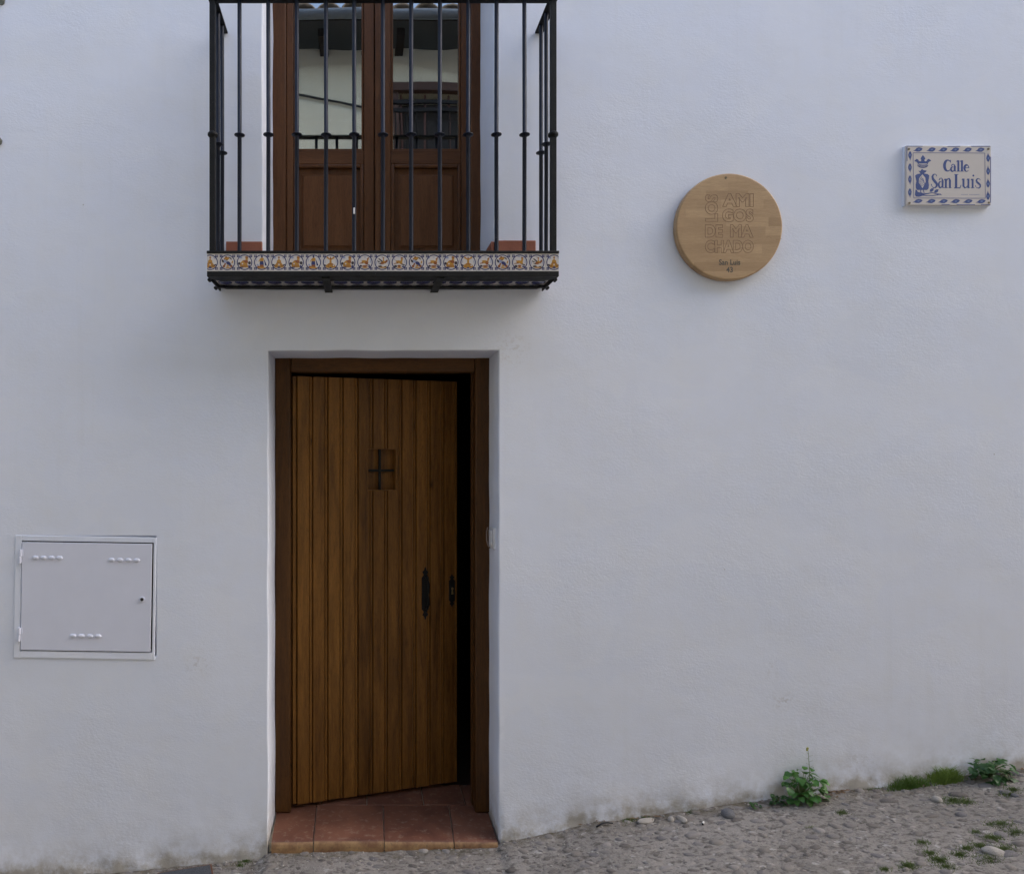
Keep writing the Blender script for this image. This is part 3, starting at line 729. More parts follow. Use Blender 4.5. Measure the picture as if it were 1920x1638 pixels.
# picture tiles: motifs in a unit circle
MO = {}
def E(cx, cz, rx, rz, n=14, rot=0):
    c, s = math.cos(R(rot)), math.sin(R(rot)); return [(cx+a*c-b_*s, cz+a*s+b_*c) for a, b_ in circle(0, 0, rx, rz, n)]
O_, OR_, NV, PB, DK, WH = 2, 3, 1, 4, 5, 0
MO['church'] = [(O_, [(-.62,-.5),(-.45,-.25),(-.3,-.1),(.3,-.1),(.45,-.25),(.65,-.5),(.35,-.68),(-.35,-.68)]), (O_, E(0,.08,.27,.26)), (OR_, [(-.32,-.05),(.32,-.05),(.32,-.14),(-.32,-.14)]), (O_, [(-.08,.3),(.08,.3),(.03,.5),(-.03,.5)]), (OR_, E(0,.56,.13,.07)), (O_, E(0,.68,.06,.08)), (NV, E(0,-.62,.22,.11)), (WH, E(0,-.28,.08,.1)), (DK, E(-.62,-.33,.17,.1,10,-30)), (DK, E(.6,-.33,.17,.09,10,30)), (PB, E(-.5,.52,.14,.12)), (PB, E(.5,.5,.17,.05,10,-45)), (OR_, [(-.5,-.42),(-.2,-.3),(-.3,-.5)]), (OR_, [(.5,-.42),(.2,-.3),(.3,-.5)])]
MO['house'] = [(O_, [(-.55,-.62),(-.55,-.1),(-.22,.22),(.3,.22),(.3,-.1),(.45,-.62)]), (OR_, [(-.22,.22),(.08,-.1),(.42,-.1),(.42,.2),(.1,.28)]), (O_, [(.12,.25),(.4,.25),(.42,.55),(.1,.55)]), (OR_, E(.26,.6,.2,.1)), (O_, E(.22,.68,.1,.06)), (OR_, [(-.55,-.3),(.4,-.36),(.4,-.42),(-.55,-.36)]), (WH, E(-.25,-.18,.09,.09)), (DK, E(.6,-.08,.17,.2)), (DK, E(-.64,-.15,.15,.17)), (NV, E(-.35,-.62,.22,.08)), (NV, E(.55,-.5,.12,.16)), (PB, E(-.45,.55,.2,.12)), (OR_, [(-.3,-.5),(.2,-.5),(.2,-.55),(-.3,-.55)])]
MO['figure'] = [(NV, E(.02,.68,.11,.15)), (O_, [(-.22,.42),(-.05,.55),(.15,.55),(.27,.42),(.2,.05),(-.18,.05)]), (O_, [(-.22,.42),(-.4,.1),(-.33,.06),(-.15,.35)]), (NV, [(-.22,.12),(.2,.12),(.25,-.3),(-.25,-.3)]), (OR_, [(-.22,-.3),(.22,-.3),(.28,-.62),(-.28,-.62)]), (O_, E(-.02,-.66,.5,.1)), (OR_, E(-.4,-.52,.16,.1)), (NV, [(.28,.3),(.34,.3),(.62,-.4),(.4,-.4)]), (PB, E(-.62,.25,.04,.2,10,-10)), (PB, E(.68,.3,.04,.22,10,10)), (PB, E(-.5,-.3,.13,.1)), (O_, E(0,.48,.07,.06))]
MO['windmill'] = [(O_, [(-.6,-.55),(-.5,-.3),(-.2,-.1),(.2,-.1),(.5,-.3),(.65,-.55),(.3,-.7),(-.3,-.7)]), (O_, [(-.14,-.15),(-.1,.35),(.1,.35),(.14,-.15)]), (OR_, [(-.14,.35),(0,.72),(.14,.35)]), (O_, [(-.1,.28),(-.5,.52),(-.42,.72),(-.05,.42)]), (O_, [(.1,.28),(.5,.5),(.42,.72),(.05,.42)]), (OR_, [(-.28,-.2),(0,-.14),(.28,-.2),(.28,-.28),(-.28,-.28)]), (OR_, [(-.3,-.3),(-.24,-.3),(-.24,-.6),(-.3,-.6)]), (OR_, [(.3,-.3),(.24,-.3),(.24,-.6),(.3,-.6)]), (NV, E(0,-.66,.16,.08)), (WH, E(.36,-.38,.09,.08)), (DK, E(-.66,-.36,.17,.09,10,-25)), (PB, E(-.66,.1,.04,.22)), (PB, E(.68,.1,.04,.22))]
MO['hare'] = [(O_, E(.0,.05,.42,.19,14,-12)), (OR_, E(.2,-.08,.2,.22)), (O_, [(.2,.1),(.38,.1),(.5,.55),(.42,.6),(.28,.42)]), (OR_, [(.42,.5),(.52,.72),(.46,.4)]), (OR_, E(.33,.42,.12,.07,10,30)), (OR_, [(-.35,.1),(-.45,.28),(-.36,.18)]), (OR_, [(-.3,0),(-.68,-.12),(-.68,-.18),(-.2,-.14)]), (DK, [(.25,-.2),(.68,-.35),(.6,-.42),(.2,-.26)]), (OR_, E(0,-.46,.36,.1)), (DK, E(-.5,-.45,.16,.12)), (NV, E(.5,-.5,.13,.1)), (O_, E(0,-.64,.36,.07)), (PB, E(-.55,.5,.16,.05,10,50)), (PB, E(.68,.15,.05,.3)), (PB, E(0,.6,.12,.05))]
MO['deer'] = [(O_, E(-.02,.05,.4,.17,14,-8)), (O_, [(.12,.1),(.35,.05),(.45,.45),(.25,.55)]), (OR_, E(.3,.52,.17,.07,10,20)), (OR_, [(.3,.55),(.12,.75),(.2,.55)]), (OR_, [(-.38,.08),(-.5,.32),(-.34,.16)]), (OR_, [(-.2,0),(-.68,-.15),(-.66,-.22),(-.1,-.14)]), (DK, [(.2,-.1),(.68,-.3),(.6,-.42),(.1,-.2)]), (O_, E(.2,-.08,.18,.15)), (OR_, E(-.02,-.45,.22,.14)), (DK, E(-.45,-.48,.2,.14)), (NV, E(.45,-.52,.16,.09)), (O_, E(0,-.66,.34,.07)), (PB, E(-.6,.35,.12,.05,10,60)), (PB, E(-.1,.68,.18,.06)), (PB, E(.66,.1,.05,.26))]
MO['bird'] = [(O_, E(.12,-.02,.3,.2,14,20)), (OR_, E(.02,-.12,.28,.12,14,10)), (DK, [(0,.0),(-.5,.45),(-.3,.45),(.1,.12)]), (DK, [(-.1,-.02),(-.62,.25),(-.5,.02)]), (O_, [(.1,.1),(.22,.12),(.22,.5),(.12,.5)]), (OR_, E(.17,.52,.1,.08)), (DK, [(.05,.55),(-.1,.68),(.1,.62)]), (OR_, [(.3,0),(.68,.35),(.66,.1),(.4,-.15)]), (DK, [(.35,.1),(.6,.4),(.5,.1)]), (DK, [(-.1,-.1),(-.5,-.15),(-.15,-.25)]), (DK, E(-.25,-.5,.25,.12)), (O_, E(.12,-.62,.45,.08)), (DK, E(.4,-.52,.2,.06,10,10)), (PB, E(-.68,-.05,.04,.26)), (PB, E(.7,-.05,.04,.24))]
MO['rider'] = [(O_, E(-.1,.45,.34,.17,14,10)), (OR_, E(-.15,.62,.15,.1)), (OR_, [(-.5,.35),(-.3,.5),(-.25,.3)]), (DK, E(.3,.55,.26,.05,10,-25)), (DK, E(.42,.4,.2,.04,10,-35)), (PB, E(-.3,.12,.22,.2)), (NV, E(.12,-.1,.28,.2,14,-25)), (DK, E(-.55,.15,.12,.22,10,30)), (OR_, [(-.3,-.05),(-.5,-.5),(-.3,-.5),(-.15,-.15)]), (NV, E(.32,-.28,.12,.2)), (O_, E(0,-.42,.2,.14)), (OR_, E(-.42,-.48,.14,.16)), (O_, E(.1,-.66,.34,.07)), (OR_, E(.48,-.45,.14,.16)), (O_, E(.6,.02,.08,.2,10,-20)), (WH, E(-.1,-.38,.1,.08)), (DK, E(-.05,.25,.14,.05))]
seq = 'church rider house figure church house figure windmill house hare bird deer rider hare house windmill hare rider deer bird church'.split()
hs_ = (TZ1-TZ0)/2; zc = (TZ0+TZ1)/2; PIT = 32.25
for k, mo in enumerate(seq):
    cx = PX(394+PIT*k, YT); hw = PIT/2/F*(CD+YT)
    x0 = max(BX0+.0005, cx-hw+.0006); x1 = min(BX1-.0005, cx+hw-.0006)
    m = MB(); yf = YT+.001+random.uniform(-.0005, .0005)
    m.box(x0, x1, yf, YT+.0095, TZ0+.0008, TZ1-.0008, 0)
    def put(mat, poly, lay, sc=1.0):
        pl = [(cx+p[0]*hs_*sc, zc+p[1]*hs_*sc) for p in poly]; pl = clipx(pl, x0+.0003, x1-.0003)
        if len(pl) >= 3: m.flat(pl, yf-.00025-.00006*lay, mat)
    rr = .865
    for i in range(28):
        a0, a1 = i*360/28, (i+1)*360/28
        put(NV, [(rr*math.cos(R(a0)), rr*math.sin(R(a0))), (rr*math.cos(R(a1)), rr*math.sin(R(a1))), (.755*math.cos(R(a1)), .755*math.sin(R(a1))), (.755*math.cos(R(a0)), .755*math.sin(R(a0)))], 1)
    for sx in (-1, 1):
        for sz in (-1, 1):
            for ox, oz in ((0, 0), (.0, .16), (.16, 0), (.16, .16)): put(NV, E(sx*(.62+ox), sz*(.62+oz), .085, .085, 8), 2)
            put(WH, E(sx*.70, sz*.70, .045, .045, 8), 3)
    for li, (mat, poly) in enumerate(MO[mo]):
        put(mat, poly, 4+li, .93)
    m.build('picture_tile', [GLAZE, COBALT, OCHRE, ORANGE, BLUEGREY, DARKGL], bal, origin=(cx, YT, zc))
# side tiles of the platform edge
for sx, xx in ((-1, BX0), (1, BX1)):
    for k in range(3):
        m = MB(); y0, y1 = YT+.012+k*.078, YT+.012+(k+1)*.078-.002
        m.box(min(xx, xx-sx*.009), max(xx, xx-sx*.009), y0, y1, TZ0+.001, TZ1-.001)
        m.build('picture_tile', GLAZE, bal)
# soffit tiles (pale with blue half rings) and carrying bars
SZ = TZ0-.001
for k in range(20):
    for r_, (y0, y1) in enumerate(((YT+.052, YT+.118), (YT+.12, YT+.186), (YT+.188, -.001))):
        x0 = BX0+.008+k*(BX1-BX0-.016)/20; x1 = BX0+.008+(k+1)*(BX1-BX0-.016)/20
        m = MB(); m.box(x0+.0008, x1-.0008, y0, y1, SZ-.004, SZ+.002, 0)
        cx, cy = (x0+x1)/2, (y0+y1)/2
        vs = [(cx+.030*math.cos(R(a)), cy+.030*math.sin(R(a)), SZ-.0046) for a in range(360, 0, -24)]
        m.add(vs, [tuple(range(len(vs)))], 1)
        m.build('soffit_tile', [GLAZE, COBALT], bal)
def forged(Y, z, ext):
    m = MB(); xa, xb = BX0-ext, BX1+ext
    m.box(xa+.03, xb-.03, Y-.014, Y+.014, z-.004, z+.004)
    for sx, xe in ((-1, xa+.03), (1, xb-.03)):
        vs = []; n = 7
        for i in range(n):
            t = i/(n-1); hw = .014*(1-.35*t); zz = z+.006*math.sin(t*math.pi*.9)-.006*t; th = .004*(1-.5*t)
            for (yy, dz) in ((-hw, -th), (hw, -th), (hw, th), (-hw, th)): vs.append((xe+sx*.045*t, Y+yy, zz+dz))
        fs = []
        for i in range(n-1):
            for q in range(4):
                f = (i*4+q, i*4+(q+1) % 4, (i+1)*4+(q+1) % 4, (i+1)*4+q); fs.append(f if sx > 0 else f[::-1])
        e = (n-1)*4; fs.append((e, e+1, e+2, e+3) if sx > 0 else (e+3, e+2, e+1, e)); m.add(vs, fs)
        m.tube([(xe+sx*.043, Y-.01, z-.003), (xe+sx*.043, Y+.01, z-.003)], .0065, 8)
    return m.build('support_bar', IRON2, bal, smooth=True)
forged(-.165, SZ-.010, -.004); forged(-.045, SZ-.013, -.004)
for px in (611, 825.5):
    x = PX(px, YT+.01); m = MB()
    m.box(x-.0165, x+.0165, YT+.007, .01, SZ-.025, SZ-.018); m.box(x-.0165, x+.0165, YT+.0065, YT+.012, SZ-.018, SZ-.006)
    m.build('bracket', IRON2, bal, bevel=.0015)
MB().box(PX(662.5, YB), PX(665.5, YB), YB-.0098, YB-.0085, PZ(402.5, YB), PZ(391, YB)).build('paint_chip', WHITEP, bal, bevel=.0006)

# ================================================================== THINGS ON THE WALL
# doorbell on the right reveal
db = thing('doorbell', 'small white doorbell on the right side of the door recess', 'doorbell', (D0[1], .12, 1.30))
X_ = D0[1]
MB().box(X_-.009, X_+.006, .075, .165, 1.255, 1.350).build('cover_plate', WHITEP, db, bevel=.003)
MB().box(X_-.016, X_-.0095, .095, .150, 1.268, 1.338).build('button', WHITEP, db, bevel=.004)
MB().tube([(X_-.017, .168, 1.345), (X_-.022, .170, 1.325), (X_-.022, .168, 1.285), (X_-.016, .160, 1.262), (X_-.010, .150, 1.252)], .0028, 8).build('hook', BROWNP, db, smooth='all')
# cabinet
cx_, cz_ = (PX(40)+PX(287))/2, (PZ(1015)+PZ(1221))/2
cab = thing('meter_cabinet', 'white painted steel meter cabinet door set in the wall left of the front door', 'cabinet', (cx_, 0, cz_))
hw, hh = (PX(287)-PX(40))/2, (PZ(1015)-PZ(1221))/2; gp = .0048
fo = MB(); y0, y1 = -.0045, .05
L_, R_, T_, B_ = cx_-hw-.028, cx_+hw+.011, cz_+hh+.023, cz_-hh-.030
fo.box(L_, cx_-hw, y0, y1, B_, T_).box(cx_+hw, R_, y0, y1, B_, T_).box(cx_-hw, cx_+hw, y0, y1, cz_+hh, T_).box(cx_-hw, cx_+hw, y0, y1, B_, cz_-hh)
fo.build('frame', PL, cab, bevel=.002, segs=3)
cd = MB().box(cx_-hw+.0035, cx_+hw-gp-.001, -.0075, -.003, cz_-hh+gp, cz_+hh-gp).box(cx_-hw+.0035, cx_-hw+.006, -.0029, .012, cz_-hh+gp, cz_+hh-gp).build('cabinet_door', CABP, cab, bevel=.0015)
MB().box(cx_-hw-.02, cx_+hw+.008, .055, .10, cz_-hh-.02, cz_+hh+.012).build('inner_box', DARKROOM, cab)
louv = MB(); vs = []; n = 12
for (rf, dy) in ((1, 0), (.82, -.004), (.5, -.006)):
    for k in range(n):
        a = 2*math.pi*k/n; vs.append((.0150*rf*math.cos(a), dy, .0092*rf*math.sin(a)*(1 if math.sin(a) > 0 else 1.0)))
louv.add(vs, [(i*n+k, i*n+(k+1) % n, (i+1)*n+(k+1) % n, (i+1)*n+k) for i in range(2) for k in range(n)]+[tuple(range(2*n, 3*n))])
lme = smooth_mesh(louv.mesh('louvre', CABP))
for (xa, xb, py) in ((67, 112, 1046), (209.5, 256.5, 1048), (139.5, 186.5, 1191)):
    for k in range(4):
        o = bpy.data.objects.new('louvre', lme); COL.objects.link(o); o.parent = cd
        o.location = (PX(lerp(xa, xb, k/3))-cx_, -.0075, PZ(py)-cz_)
for py in (1044, 1190):
    m = MB(); z = PZ(py); xh = cx_-hw
    m.tube([(xh-.003, -.009, z-.03), (xh-.003, -.009, z-.001)], .0065, 10); m.tube([(xh-.001, -.010, z+.001), (xh-.001, -.010, z+.03)], .0065, 10)
    m.box(xh-.014, xh-.004, -.0072, -.0047, z-.03, z-.001).box(xh, xh+.011, -.0100, -.0077, z+.001, z+.03)
    m.build('hinge', CABP, cab, bevel=.001)
lk = MB(); x, z = PX(268), PZ(1121)
lk.prism_y(circle(x, z, .0125, n=20), -.012, -.0077).build('lock', CABP, cab, bevel=.002)
MB().prism_y(circle(x, z+.001, .0072, n=16), -.0145, -.0125).build('lock_core', LOCK, cab)
cab.rotation_euler = (0, .0155, 0)
# round plaque
XC, ZC, RD, TH = 1.5805, 2.660, .2297, .036
pq = thing('wooden_plaque', 'round oak plaque with engraved outline lettering hung on the white wall', 'plaque', (XC, 0, ZC))
pc = circle(XC, ZC, RD, n=96)
o = MB().prism_y(pc, -TH, -.002).build('board', DISC, pq, bevel=.006, segs=3)
MB().prism_y(circle(PX(1361, -TH), PZ(333.5, -TH), .0055, n=14), -TH-.001, -TH+.001).build('screw', RUST, pq, bevel=.0005)
def text_mesh(s, outline, off, bev):
    cu = bpy.data.curves.new('t', 'FONT'); cu.body = s; cu.size = 1; cu.offset = off; cu.resolution_u = 4
    if outline: cu.fill_mode = 'NONE'; cu.bevel_depth = bev; cu.bevel_resolution = 0
    else: cu.fill_mode = 'FRONT'
    ob = bpy.data.objects.new('t', cu); COL.objects.link(ob)
    bpy.context.view_layer.update()
    me = bpy.data.meshes.new_from_object(ob.evaluated_get(bpy.context.evaluated_depsgraph_get()))
    V = [v.co.copy() for v in me.vertices]; Fc = [tuple(p.vertices) for p in me.polygons]
    bpy.data.objects.remove(ob); bpy.data.curves.remove(cu); bpy.data.meshes.remove(me); return V, Fc
def place_text(mb, s, x0, x1, z0, z1, y, outline=True, off=.0, rot=False, bev=.02, thick=.0007, spacing=None):
    V, Fc = text_mesh(s, outline, off, bev)
    if rot: V = [Vector((-v.y, v.x, v.z)) for v in V]
    a0, a1 = min(v.x for v in V), max(v.x for v in V); c0, c1 = min(v.y for v in V), max(v.y for v in V)
    vs = [(lerp(x0, x1, (v.x-a0)/(a1-a0)), y-(v.z/bev*thick if outline else 0), lerp(z0, z1, (v.y-c0)/(c1-c0))) for v in V]
    mb.add(vs, Fc)
tx = MB(); YD = -TH; q = lambda a: PX(a, YD); w = lambda a: PZ(a, YD)
for s, a, b_, c, d_, rt in (('LOS', 1322, 1347, 415.5, 364, True), ('AMI', 1354, 1413.5, 388, 362, False), ('GOS', 1354, 1413.5, 416.5, 391, False), ('DE', 1322, 1356, 445.5, 420.5, False), ('MA', 1369, 1413.5, 445.5, 420.5, False), ('CHADO', 1322, 1413.5, 474.5, 449.5, False)):
    place_text(tx, s, q(a), q(b_), w(c), w(d_), YD, off=.045, rot=rt, bev=.022)
tx.build('engraved_lettering', ENGR, pq)
tx = MB(); place_text(tx, 'San Luis', q(1348), q(1388), w(497), w(486.5), YD-.0005, outline=False, off=.02); place_text(tx, '43', q(1361.5), q(1374), w(511), w(500.5), YD-.0005, outline=False, off=.02)
tx.build('printed_lettering', INK, pq)
# a natural check in the board
ck = MB()
for pts in ([(1370, 469), (1380, 468), (1393, 464), (1402, 465.5), (1412, 463.5)], [(1336, 470), (1344, 466), (1350, 464.5)], [(1436, 446), (1441, 444), (1447, 446.5)], [(1455, 449), (1466, 448)]):
    for qd in ribbon_quads([(q(a), w(b_)) for a, b_ in pts], .0011): ck.flat(qd, YD-.0004)
ck.build('crack', ENGR, pq)

# street name tile
SX0, SX1, SZ0, SZ1, ST = 2.3545, 2.7215, 2.7575, 3.0155, .020
sg = thing('street_sign', 'glazed ceramic tile street sign reading Calle San Luis in blue on the wall', 'sign', ((SX0+SX1)/2, 0, (SZ0+SZ1)/2))
MB().box(SX0-.002, SX1+.002, -.010, .004, SZ0-.003, SZ1+.002).build('mortar_backing', PL, sg, bevel=.003)
MB().box(SX0, SX1, -ST, -.0105, SZ0, SZ1).build('ceramic_tile', SGLAZE, sg, bevel=.002)
def sgp(p): return (SX0+(p[0]-250)/(1716-250)*(SX1-SX0), SZ1-(p[1]-212)/(1224-212)*(SZ1-SZ0))
YS = -ST
def sflat(mb, poly, lay=0, m=0): mb.flat([sgp(p) for p in poly], YS-.0003-.00008*lay, m)
def sribbon(mb, pts, wds, lay=0, m=0):
    for qd in ribbon_quads(pts, wds): sflat(mb, qd, lay, m)
def arc(cx, cy, rx, ry, a0, a1, n=14): return [(cx+rx*math.cos(R(lerp(a0, a1, i/n))), cy-ry*math.sin(R(lerp(a0, a1, i/n)))) for i in range(n+1)]
lt = MB()
def stem(x, y0, y1, w_=36, top=True, base=True):
    sribbon(lt, [(x, y0), (x, y1)], w_)
    if base: sribbon(lt, [(x-w_*.95, y1-4), (x+w_*.95, y1-4)], 10, 1)
    if top: sflat(lt, [(x-w_/2+1, y0), (x-w_/2+1, y0+26), (x-w_*1.1, y0+22), (x-w_/2, y0-4)], 1)
sribbon(lt, arc(968, 552, 58, 92, 48, 312, 22), [14, 22, 44, 50, 44, 22, 12]); sflat(lt, [(1008, 455), (1020, 455), (1020, 505), (1010, 500), (1000, 478)], 1)
def la(x, y0, y1, s=1.0):
    h = y1-y0; cy = y1-h*.33
    sribbon(lt, arc(x-18*s, cy, 28*s, h*.29, 60, 330, 16), [10, 24, 34, 26, 12])
    sribbon(lt, [(x-40*s, y0+h*.24), (x-26*s, y0+h*.08), (x-4*s, y0+h*.03), (x+16*s, y0+h*.14), (x+20*s, y0+h*.36)], [20, 16, 12, 20, 34], 1)
    sribbon(lt, [(x+20*s, y0+h*.28), (x+20*s, y1-12), (x+42*s, y1-6)], [36, 32, 10], 2)
la(1068, 525, 655); stem(1150, 462, 652); stem(1212, 462, 652)
sribbon(lt, arc(1294, 595, 38, 55, 2, 320, 20), [16, 14, 34, 42, 34, 14, 10]); sribbon(lt, [(1258, 590), (1336, 586)], 12, 1)
# second line
sribbon(lt, [(775, 735), (768, 708), (745, 698), (718, 706), (702, 740), (712, 782), (745, 822), (778, 862), (776, 902), (748, 930), (715, 926), (692, 900), (684, 865)], [16, 12, 14, 26, 36, 44, 46, 42, 34, 20, 12, 10, 18])
la(858, 758, 935, 1.0)
stem(935, 775, 934, 36); sribbon(lt, [(950, 805), (970, 775), (990, 772), (1005, 800), (1006, 932)], [12, 20, 26, 36, 34], 1); sribbon(lt, [(980, 930), (1034, 930)], 10, 2)
sribbon(lt, [(1112, 702), (1112, 932)], 42); sribbon(lt, [(1078, 702), (1150, 702)], 12, 1); sribbon(lt, [(1075, 932), (1180, 930), (1198, 880)], [14, 22, 12], 1)
sribbon(lt, [(1240, 772), (1240, 900), (1262, 928), (1290, 922), (1312, 890)], [36, 36, 26, 18, 12]); sflat(lt, [(1222, 772), (1222, 796), (1205, 792), (1222, 768)], 1)
sribbon(lt, [(1325, 772), (1325, 932)], 34, 1); sribbon(lt, [(1305, 930), (1352, 930)], 10, 2); sflat(lt, [(1309, 772), (1309, 796), (1292, 792), (1309, 768)], 1)
stem(1398, 775, 934, 34); sflat(lt, [(1410+17*math.cos(a*.628), 720+17*math.sin(a*.628)) for a in range(10)])
sribbon(lt, [(1530, 800), (1520, 780), (1500, 770), (1475, 778), (1462, 802), (1475, 832), (1505, 855), (1530, 880), (1530, 912), (1505, 932), (1475, 930), (1452, 910), (1448, 885)], [12, 10, 14, 24, 30, 34, 36, 32, 28, 20, 12, 10, 16])
for k in range(16):
    if k == 6: continue
    xk = 1200+k*20; sribbon(lt, [(xk, 1041), (xk+14, 1042)], 9, 0, 1)
lt.build('lettering', [SBLUE, SBLUE2], sg)
em = MB()
sflat(em, [(385, 478), (425, 440), (455, 452), (470, 480), (500, 430), (512, 402), (520, 395), (535, 372), (552, 395), (562, 402), (575, 430), (600, 480), (612, 452), (640, 438), (682, 472), (640, 492), (618, 518), (448, 518), (428, 492)])
for cx, cy in ((487, 462), (582, 462)): sflat(em, [(cx+20*math.cos(a*.628), cy+20*math.sin(a*.628)) for a in range(10)], 1, 1)
sribbon(em, arc(535, 540, 88, 48, 180, 360, 14), 13, 2); sribbon(em, arc(535, 515, 85, 30, 180, 360, 12), 10, 3)
for k in range(6): sribbon(em, [(468+k*25, 545+6*math.sin(k)), (490+k*22, 575)], 8, 4)
sribbon(em, [(470, 556), (540, 570), (605, 556)], 8, 5)
sflat(em, [(455, 640), (490, 648), (510, 622), (528, 610), (545, 630), (602, 640), (592, 660), (562, 680), (560, 702), (500, 702), (485, 670)])
sflat(em, [(403, 722), (440, 697), (500, 688), (560, 688), (620, 697), (648, 722), (640, 780), (632, 820), (642, 880), (636, 940), (610, 968), (440, 968), (415, 940), (412, 880), (424, 820), (412, 770)], 1)
sflat(em, [(528, 702), (578, 760), (585, 830), (532, 938), (466, 842), (472, 768)], 2, 1)
for k in range(5): sribbon(em, [(478+k*16, 770+k*8+(-30 if k > 2 else 0)), (520+k*13, 700+k*30+60)], 6, 3)
for k in range(5): sribbon(em, [(472+k*6, 830+k*20), (520+k*12, 735+k*32)], 7, 4)
sribbon(em, [(500, 968), (500, 1010), (540, 1035)], 16, 1); sribbon(em, [(545, 968), (560, 1020)], 14, 2)
sflat(em, [(400, 1050), (410, 962), (430, 965), (450, 1000), (500, 1012), (560, 1028), (530, 1068), (470, 1085), (420, 1080)])
sribbon(em, [(540, 1040), (620, 1030), (700, 1012), (760, 1030), (830, 1040), (868, 1055)], [26, 18, 12, 12, 18, 4], 3)
sribbon(em, [(530, 1055), (620, 1068), (720, 1062), (800, 1048), (850, 1030)], [18, 12, 12, 14, 4], 4)
for (cx, cy, a_) in ((690, 968, 40), (770, 985, 35)):
    c, s2 = math.cos(R(a_)), math.sin(R(a_)); sflat(em, [(cx+u*c+v*s2, cy-u*s2+v*c) for u, v in ((-48, 0), (-20, -24), (15, -24), (50, 0), (15, 24), (-20, 24))], 5)
em.build('emblem', [SBLUE, SGLAZE], sg)
bo = MB()
def bleaf(cx, cy, L, Wd, ang):
    c, s2 = math.cos(R(ang)), math.sin(R(ang)); T = lambda u, v: (cx+u*c+v*s2, cy-u*s2+v*c)
    sflat(bo, [T(*p) for p in ((-L, 4), (-L*.6, -Wd*.2), (-L*.25, -Wd*.85), (L*.15, -Wd), (L*.6, -Wd*.6), (L*.85, 0), (L*.6, Wd*.6), (L*.15, Wd), (-L*.3, Wd*.75), (-L*.6, Wd*.35))])
    sflat(bo, [T(*p) for p in ((-L*.15, 0), (L*.1, -Wd*.38), (L*.42, 0), (L*.1, Wd*.38))], 1, 1)
for x in (455, 682, 885, 1090, 1308, 1528): bleaf(x, 283, 92, 38, 12)
for x in (452, 678, 890, 1100, 1318, 1545): bleaf(x, 1158, 98, 36, 10)
for y in (385, 592, 795, 1015): bleaf(313, y, 92, 32, 90)
for y in (415, 635, 850, 1060): bleaf(1665, y, 88, 34, -90)
for a, b_ in (((365, 338), (1606, 338)), ((1606, 338), (1618, 1105)), ((1618, 1105), (380, 1105)), ((380, 1105), (365, 338))): sribbon(bo, [a, b_], 9, 2)
for a, b_ in (((256, 225), (530, 225)), ((960, 226), (1180, 226)), ((1370, 224), (1700, 222)), ((1707, 400), (1710, 1180)), ((860, 1215), (1000, 1215)), ((1120, 1216), (1440, 1216)), ((1540, 1214), (1700, 1214)), ((258, 240), (262, 480))): sribbon(bo, [a, b_], 12, 2)
bo.build('border', [SBLUE, SBLUE2], sg)
for x, y in ((290, 275), (1665, 268), (305, 1190), (1675, 1180)):
    a, b_ = sgp((x, y)); MB().prism_y(circle(a, b_, .0048, n=10), YS-.003, YS-.0004).build('screw', RUST, sg, bevel=.001)
sg.rotation_euler = (0, .004, 0)
# clips at the left edge
for nm, px, py, lab in (('cable_clip', 2, 2, 'small grey metal clip at the very top left corner of the wall'), ('cable_clip', -3, 264, 'small grey metal clip on the left edge of the wall, the lower one')):
    x, z = PX(px), PZ(py); m = MB(); m.tube([(x-.03, -.012, z+.006), (x+.012, -.014, z+.008), (x+.018, -.010, z-.004), (x+.010, -.002, z-.014)], .005, 8); m.box(x-.014, x+.010, -.006, .002, z-.018, z+.004)
    tag(m.build(nm, GREY, bevel=.001, origin=(x, 0, z)), lab, 'clip', 'cable clips on the wall')

# ================================================================== PLANTS AND LITTER
def leaf_mesh(name, mat, kind=0):
    m = MB(); n = 6; vs = []
    for i in range(n+1):
        t = i/n; wd = (math.sin(math.pi*min(1, t*1.02)**.75)**.8)*(.42 if kind == 0 else .20)+.01
        if kind == 0 and 0 < i < n: wd *= (1.08 if i % 2 else .92)
        zc = .22*t*(1-t)*1.6-.12*t*t
        for s, l in ((-1, .10), (0, 0), (1, .10)): vs.append((t, s*wd, zc+l*wd*2))
    fs = [(i*3+k, (i+1)*3+k, (i+1)*3+k+1, i*3+k+1) for i in range(n) for k in range(2)]
    return smooth_mesh(m.add(vs, fs).mesh(name, mat))
LM = leaf_mesh('leaf', LEAF, 0); LMD = leaf_mesh('leaf', LEAFD, 0); LN = leaf_mesh('leaf', LEAFD, 1)
def place_leaf(root, me, p, yaw, pitch, roll, s):
    o = bpy.data.objects.new('leaf', me); COL.objects.link(o); o.parent = root
    o.location = Vector(p)-Vector(root['_o']); o.rotation_euler = (roll, pitch, yaw); o.scale = (s, s, s); return o
